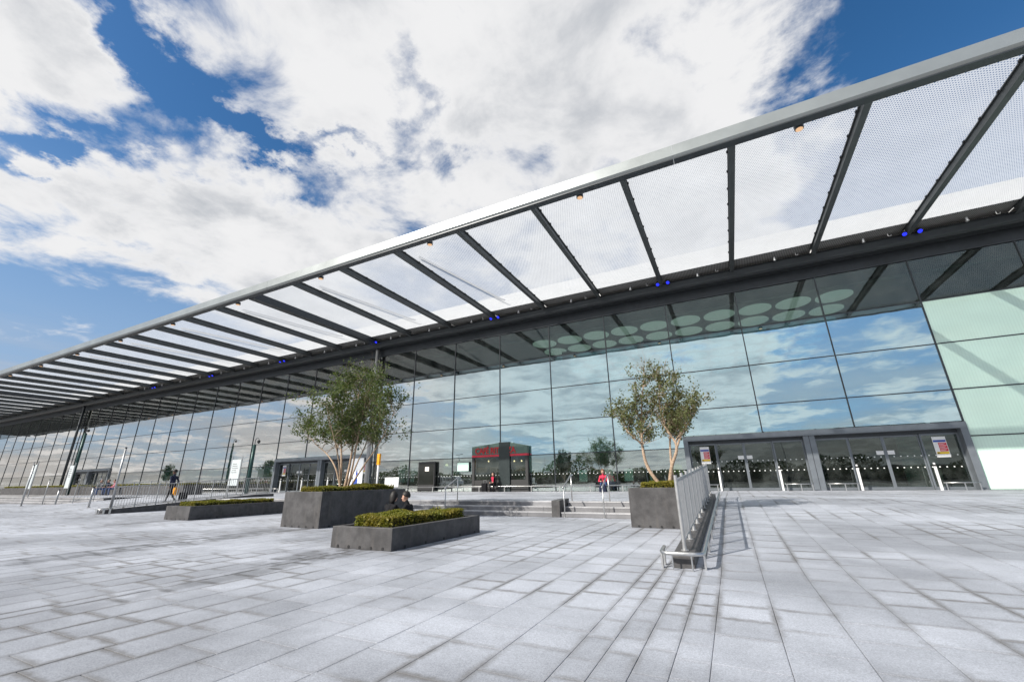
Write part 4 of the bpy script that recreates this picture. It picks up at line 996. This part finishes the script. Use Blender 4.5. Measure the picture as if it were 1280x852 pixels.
person('dark-clothed person with red scarf sitting on the low rail by the cafe', (-14.35, -.60, 0), math.radians(8), rail_sit(), [SKIN1, BLK, BLK, SHOE], (.02, .015, .012), True,
       parts=[('scarf', MB().prism([(-.09, .95), (.09, .95), (.06, .62), (-.02, .55)], 'y', -.32, -.25), RED)])
person('person in red jacket and jeans sitting on the low rail with bag', (-6.85, -.60, 0), math.radians(5), rail_sit(.36, .20), [SKIN1, RED, JEAN, SHOE], (.20, .09, .04), True)
suitcase('black suitcase beside the person with red scarf', (-14.95, -.85, 0), .1, .56)
q = MB(); q.prism([(-.22, 0), (.22, 0), (.19, .30), (.1, .36), (-.1, .36), (-.19, .30)], 'y', -.14, .14)
bt = thing('holdall', 'dark blue bag on the ground before the person in red', 'bag', (-6.78, -1.25, 0)); obj('bag_body', q, NAVY, bt, bevel=.03)
q = MB(); q.tube([(-.1, 0, .36), (-.05, 0, .46), (.05, 0, .46), (.1, 0, .36)], .012, 6); obj('bag_handle', q, BLK, bt)
stand = dict(hip=(0, 0, .95), chest=(0, 0, 1.32), neck=(0, 0, 1.48), head=(0, -.02, 1.60), elL=(-.26, .03, 1.12), wrL=(-.25, -.10, .90), elR=(.26, .03, 1.12), wrR=(.25, -.10, .90), knL=(-.10, -.02, .52), anL=(-.11, .02, .09), knR=(.10, -.02, .52), anR=(.11, .02, .09))
person('attendant in bright yellow safety vest standing inside the glass', (-2.85, 1.6, 0), math.radians(20), stand, [SKIN1, HIVIS, BLK, SHOE], (.02, .015, .01))

# ------------------------------------------------------------------ far left furniture
def sign_totem(label, x, y, z, h, wd, m):
    t = thing('information_sign', label, 'sign', (x, y, z))
    for sx in (-1, 1):
        q = MB(); q.tube([(sx * (wd / 2 + .06), 0, 0), (sx * (wd / 2 + .06), 0, h + .25)], .035, 8); obj('post', q, STEELP, t)
    q = MB(); q.box(-wd / 2, wd / 2, -.04, .04, .65, h); pn = obj('panel', q, m, t)
    for k in range(5):
        q = MB(); q.box(-wd * .35, wd * (.1 + .2 * ((k * 7) % 3) / 2), -.048, -.0415, h - .35 - k * .16, h - .30 - k * .16); obj('print_line', q, GREYC, pn)
POST_W = plain('sign_white_face', (0.55, 0.60, 0.61), 0.4)
sign_totem('white information board on posts left of the middle entrance', -35.0, -5.5, 0, 2.6, 1.15, POST_W)
sign_totem('white information board near the far left entrance', -53.7, -9.0, 0, 2.6, .8, POST_W)
sign_totem('white information board at the far left by the tall post', -50.5, -12.3, 0, 2.5, .8, POST_W)
def cctv(label, x, y, h):
    t = thing('camera_mast', label, 'mast', (x, y, 0))
    q = MB(); q.tube([(0, 0, 0), (0, 0, h * .55), (0, 0, h)], [.14, .13, .12], 12); obj('mast', q, plain('green_mast', (0.02, 0.06, 0.055), 0.4, .3), t, smooth=True)
    q = MB(); q.tube([(0, 0, h - .1), (0, 0, h + .35), (.1, 0, h + .5), (.35, 0, h + .5), (.45, 0, h + .35)], .03, 6); obj('arm', q, DKFRAME, t)
    q = MB(); q.lathe([(.02, -.25), (.11, -.18), (.12, -.05), (.05, .02)], 10, .45, 0); o_ = obj('dome_camera', q, BLACK, t, (0, 0, h + .33))
cctv('dark green camera mast left of the middle entrance', -33.6, -5.2, 3.7)
cctv('dark green camera mast at the far left', -58.0, -7.4, 5.9)
def pole(label, x, y, z, h, r=.032):
    t = thing('steel_post', label, 'post', (x, y, z))
    q = MB(); q.tube([(0, 0, 0), (0, 0, h)], r, 10); obj('shaft', q, STEELP, t, smooth=True)
    q = MB(); q.lathe([(r + .04, 0), (r + .04, .015), (r, .02)], 12); obj('base_flange', q, STEELP, t)
    q = MB(); q.lathe([(r + .004, h - .06), (r + .004, h), (r * .5, h + .012)], 12); obj('cap', q, DKFRAME, t)
pole('tall steel post at the near end of the far railing', -25.6, -16.45, ramp(-16.45, -30) + .15, 2.75, .04)
pole('tall steel post at the far left edge by the steps', -43.4, -14.35, LOW, 2.7, .045)
pole('shorter steel post between far left tall post and railing', -45.2, -12.8, LOW, 1.75)
pole('short steel bollard, right of the two far left posts', -38.6, -14.2, LOW, 1.05, .05)
pole('short steel bollard just left of the far railing plinth', -31.2, -15.2, LOW + .12, 1.05, .05)
# posts and rail of the far ramp
ft = thing('railing', 'second steel railing behind the short bollards at far left', 'railing', (-38.0, -13.6, 0))
for k in range(7):
    q = MB(); q.tube([(0, k * 1.0, ramp(-13.6 + k, -30)), (0, k * 1.0, ramp(-13.6 + k, -30) + 1.1)], .026, 8); obj('post', q, STEELP, ft)
    if k < 6:
        for j in range(1, 6):
            y = k + j / 6; q = MB(); q.tube([(0, y, ramp(-13.6 + y, -30) + .15), (0, y, ramp(-13.6 + y, -30) + 1.0)], .008, 5); obj('baluster', q, STEELP, ft)
for hh, nm in ((1.02, 'top_rail'), (.14, 'bottom_rail')):
    q = MB(); q.tube([(0, k, ramp(-13.6 + k, -30) + hh) for k in range(7)], .02, 6); obj(nm, q, STEELP, ft)
hedge(-78, -39.5, -6.6, -5.4, .70, .90, 'long low clipped hedge in the far left trough', 14000, .06)
lp = thing('stone_planter', 'long dark planter trough on the upper level at far left', 'planter', (-58.75, -6, 0)); q = MB(); q.box(-19.4, 19.4, -.75, .75, 0, .74); obj('trough', q, BASALT, lp, bevel=.01)
# orange topped marker and white bench behind the tall planter
t = thing('marker_post', 'white post with orange top right of the bushy tree', 'post', (-19.6, -6.0, 0))
q = MB(); q.tube([(0, 0, 0), (0, 0, 1.75)], .055, 10); obj('shaft', q, WHITEP, t, smooth=True)
q = MB(); q.box(-.10, .10, -.07, .07, 1.75, 2.42); obj('orange_head', q, plain('marker_orange', (0.85, 0.36, 0.01), .4), t, bevel=.01)
t = thing('bench', 'white two-seat bench behind the tall planter', 'bench', (-15.9, -9.0, 0))
for x in (-.24, .24):
    q = MB(); q.box(x - .225, x + .225, .18, .22, .48, .95); o_ = obj('backrest', q, WHITEP, t, bevel=.01); 
    q = MB(); q.box(x - .225, x + .225, -.25, .17, .42, .46); obj('seat', q, WHITEP, t, bevel=.01)
for x in (-.42, .42): q = MB(); q.box(x - .025, x + .025, -.2, .2, 0, .41); obj('leg', q, STEELP, t)
# people on the far trough edge
for k, (x, y, rz, mt, lab) in enumerate([(-49.6, -7.05, -.2, PINK, 'person in pink top sitting on the far left trough edge'), (-50.8, -7.05, .3, NAVY, 'person in dark blue sitting beside the one in pink'), (-52.1, -7.05, .1, GREYC, 'pale-clothed person sitting furthest left on the trough edge')]):
    person(lab, (x, y, 0), rz, rail_sit(.45, .1), [SKIN1, mt, JEAN, SHOE], (.05 + .1 * k, .04 + .08 * k, .03 + .07 * k))

# ------------------------------------------------------------------ the world behind the camera, mirrored in the glass
fl = MB(); pts = []
for _ in range(26000):
    x = R.uniform(-190, 120); base = 3.6 + 1.3 * math.sin(x * .11) + .9 * math.sin(x * .31 + 1) + .6 * math.sin(x * .8)
    pts.append((x, -88 + R.gauss(0, 1.6), LOW + R.random() ** .7 * max(1.4, base)))
leaves(fl, pts, .34, .2)
tl_ = tag(obj('tree_belt', fl, LEAF_FAR), 'dark belt of shrubs mirrored low in the glass', 'shrubs'); tl_['kind'] = 'stuff'
q = MB(); q.box(-190, 120, -92, -90.5, LOW, 2.4); o_ = tag(obj('boundary_wall', q, plain('far_wall', (0.12, 0.12, 0.115), .8)), 'long low grey wall mirrored behind the shrubs', 'wall')
lamp0 = None
for k in range(9):
    x = -120 + 26 * k; y = -62 - (k % 3) * 7
    lab = 'car park lamp post mirrored in the glass, ' + ords[k] + ' from the left'
    t = thing('lamp_post', lab, 'lamp post', (x, y, LOW), 0, 'car park lamp posts')
    if k == 0:
        q = MB(); q.tube([(0, 0, 0), (0, 0, 4), (0, 0, 8.2)], [.10, .08, .06], 8); a_me = q.mesh('mast', STEELP)
        q = MB(); q.box(-1.0, -.25, -.14, .14, 8.1, 8.22); q.box(.25, 1.0, -.14, .14, 8.1, 8.22); q.box(-.3, .3, -.04, .04, 8.14, 8.2); b_me = q.mesh('lamp_head', DKFRAME)
    link('mast', a_me, t); link('lamp_head', b_me, t)
def van(label, x, y, rz, m, L=5.2, H=2.2):
    t = thing('parked_van', label, 'van', (x, y, LOW), rz)
    q = MB(); q.prism([(-L / 2, .35), (L / 2, .35), (L / 2, .95), (L / 2 - .35, 1.1), (L / 2 - 1.1, H - .1), (L / 2 - 1.4, H), (-L / 2 + .1, H), (-L / 2, H - .15)], 'y', -.95, .95); bo = obj('body', q, m, t, bevel=.06)
    q = MB(); q.prism([(L / 2 - 1.5, 1.15), (L / 2 - .55, 1.15), (L / 2 - 1.15, H - .25), (L / 2 - 1.5, H - .25)], 'y', -.965, .965); obj('side_window', q, BLACK, t)
    q = MB(); q.box(-L / 2 + .4, L / 2 - 1.75, -.962, .962, 1.2, H - .3); obj('side_window', q, BLACK, t)
    for wx_ in (-L / 2 + .9, L / 2 - .9):
        for sy in (-1, 1):
            q = MB(); q.tube([(wx_, sy * .78, .33), (wx_, sy * .98, .33)], .33, 16); wh = obj('wheel', q, BLACK, t); q = MB(); q.tube([(wx_, sy * .98, .33), (wx_, sy * .99, .33)], .19, 12); obj('rim', q, STEEL, wh)
van('white van mirrored in the glass left of the cafe', -58, -58, .05, WHITEP)
van('dark van mirrored low in the entrance doors', 8, -56, .02, NAVY, 4.6, 1.9)
van('silver van mirrored at the far left', -100, -60, -.03, STEELP)
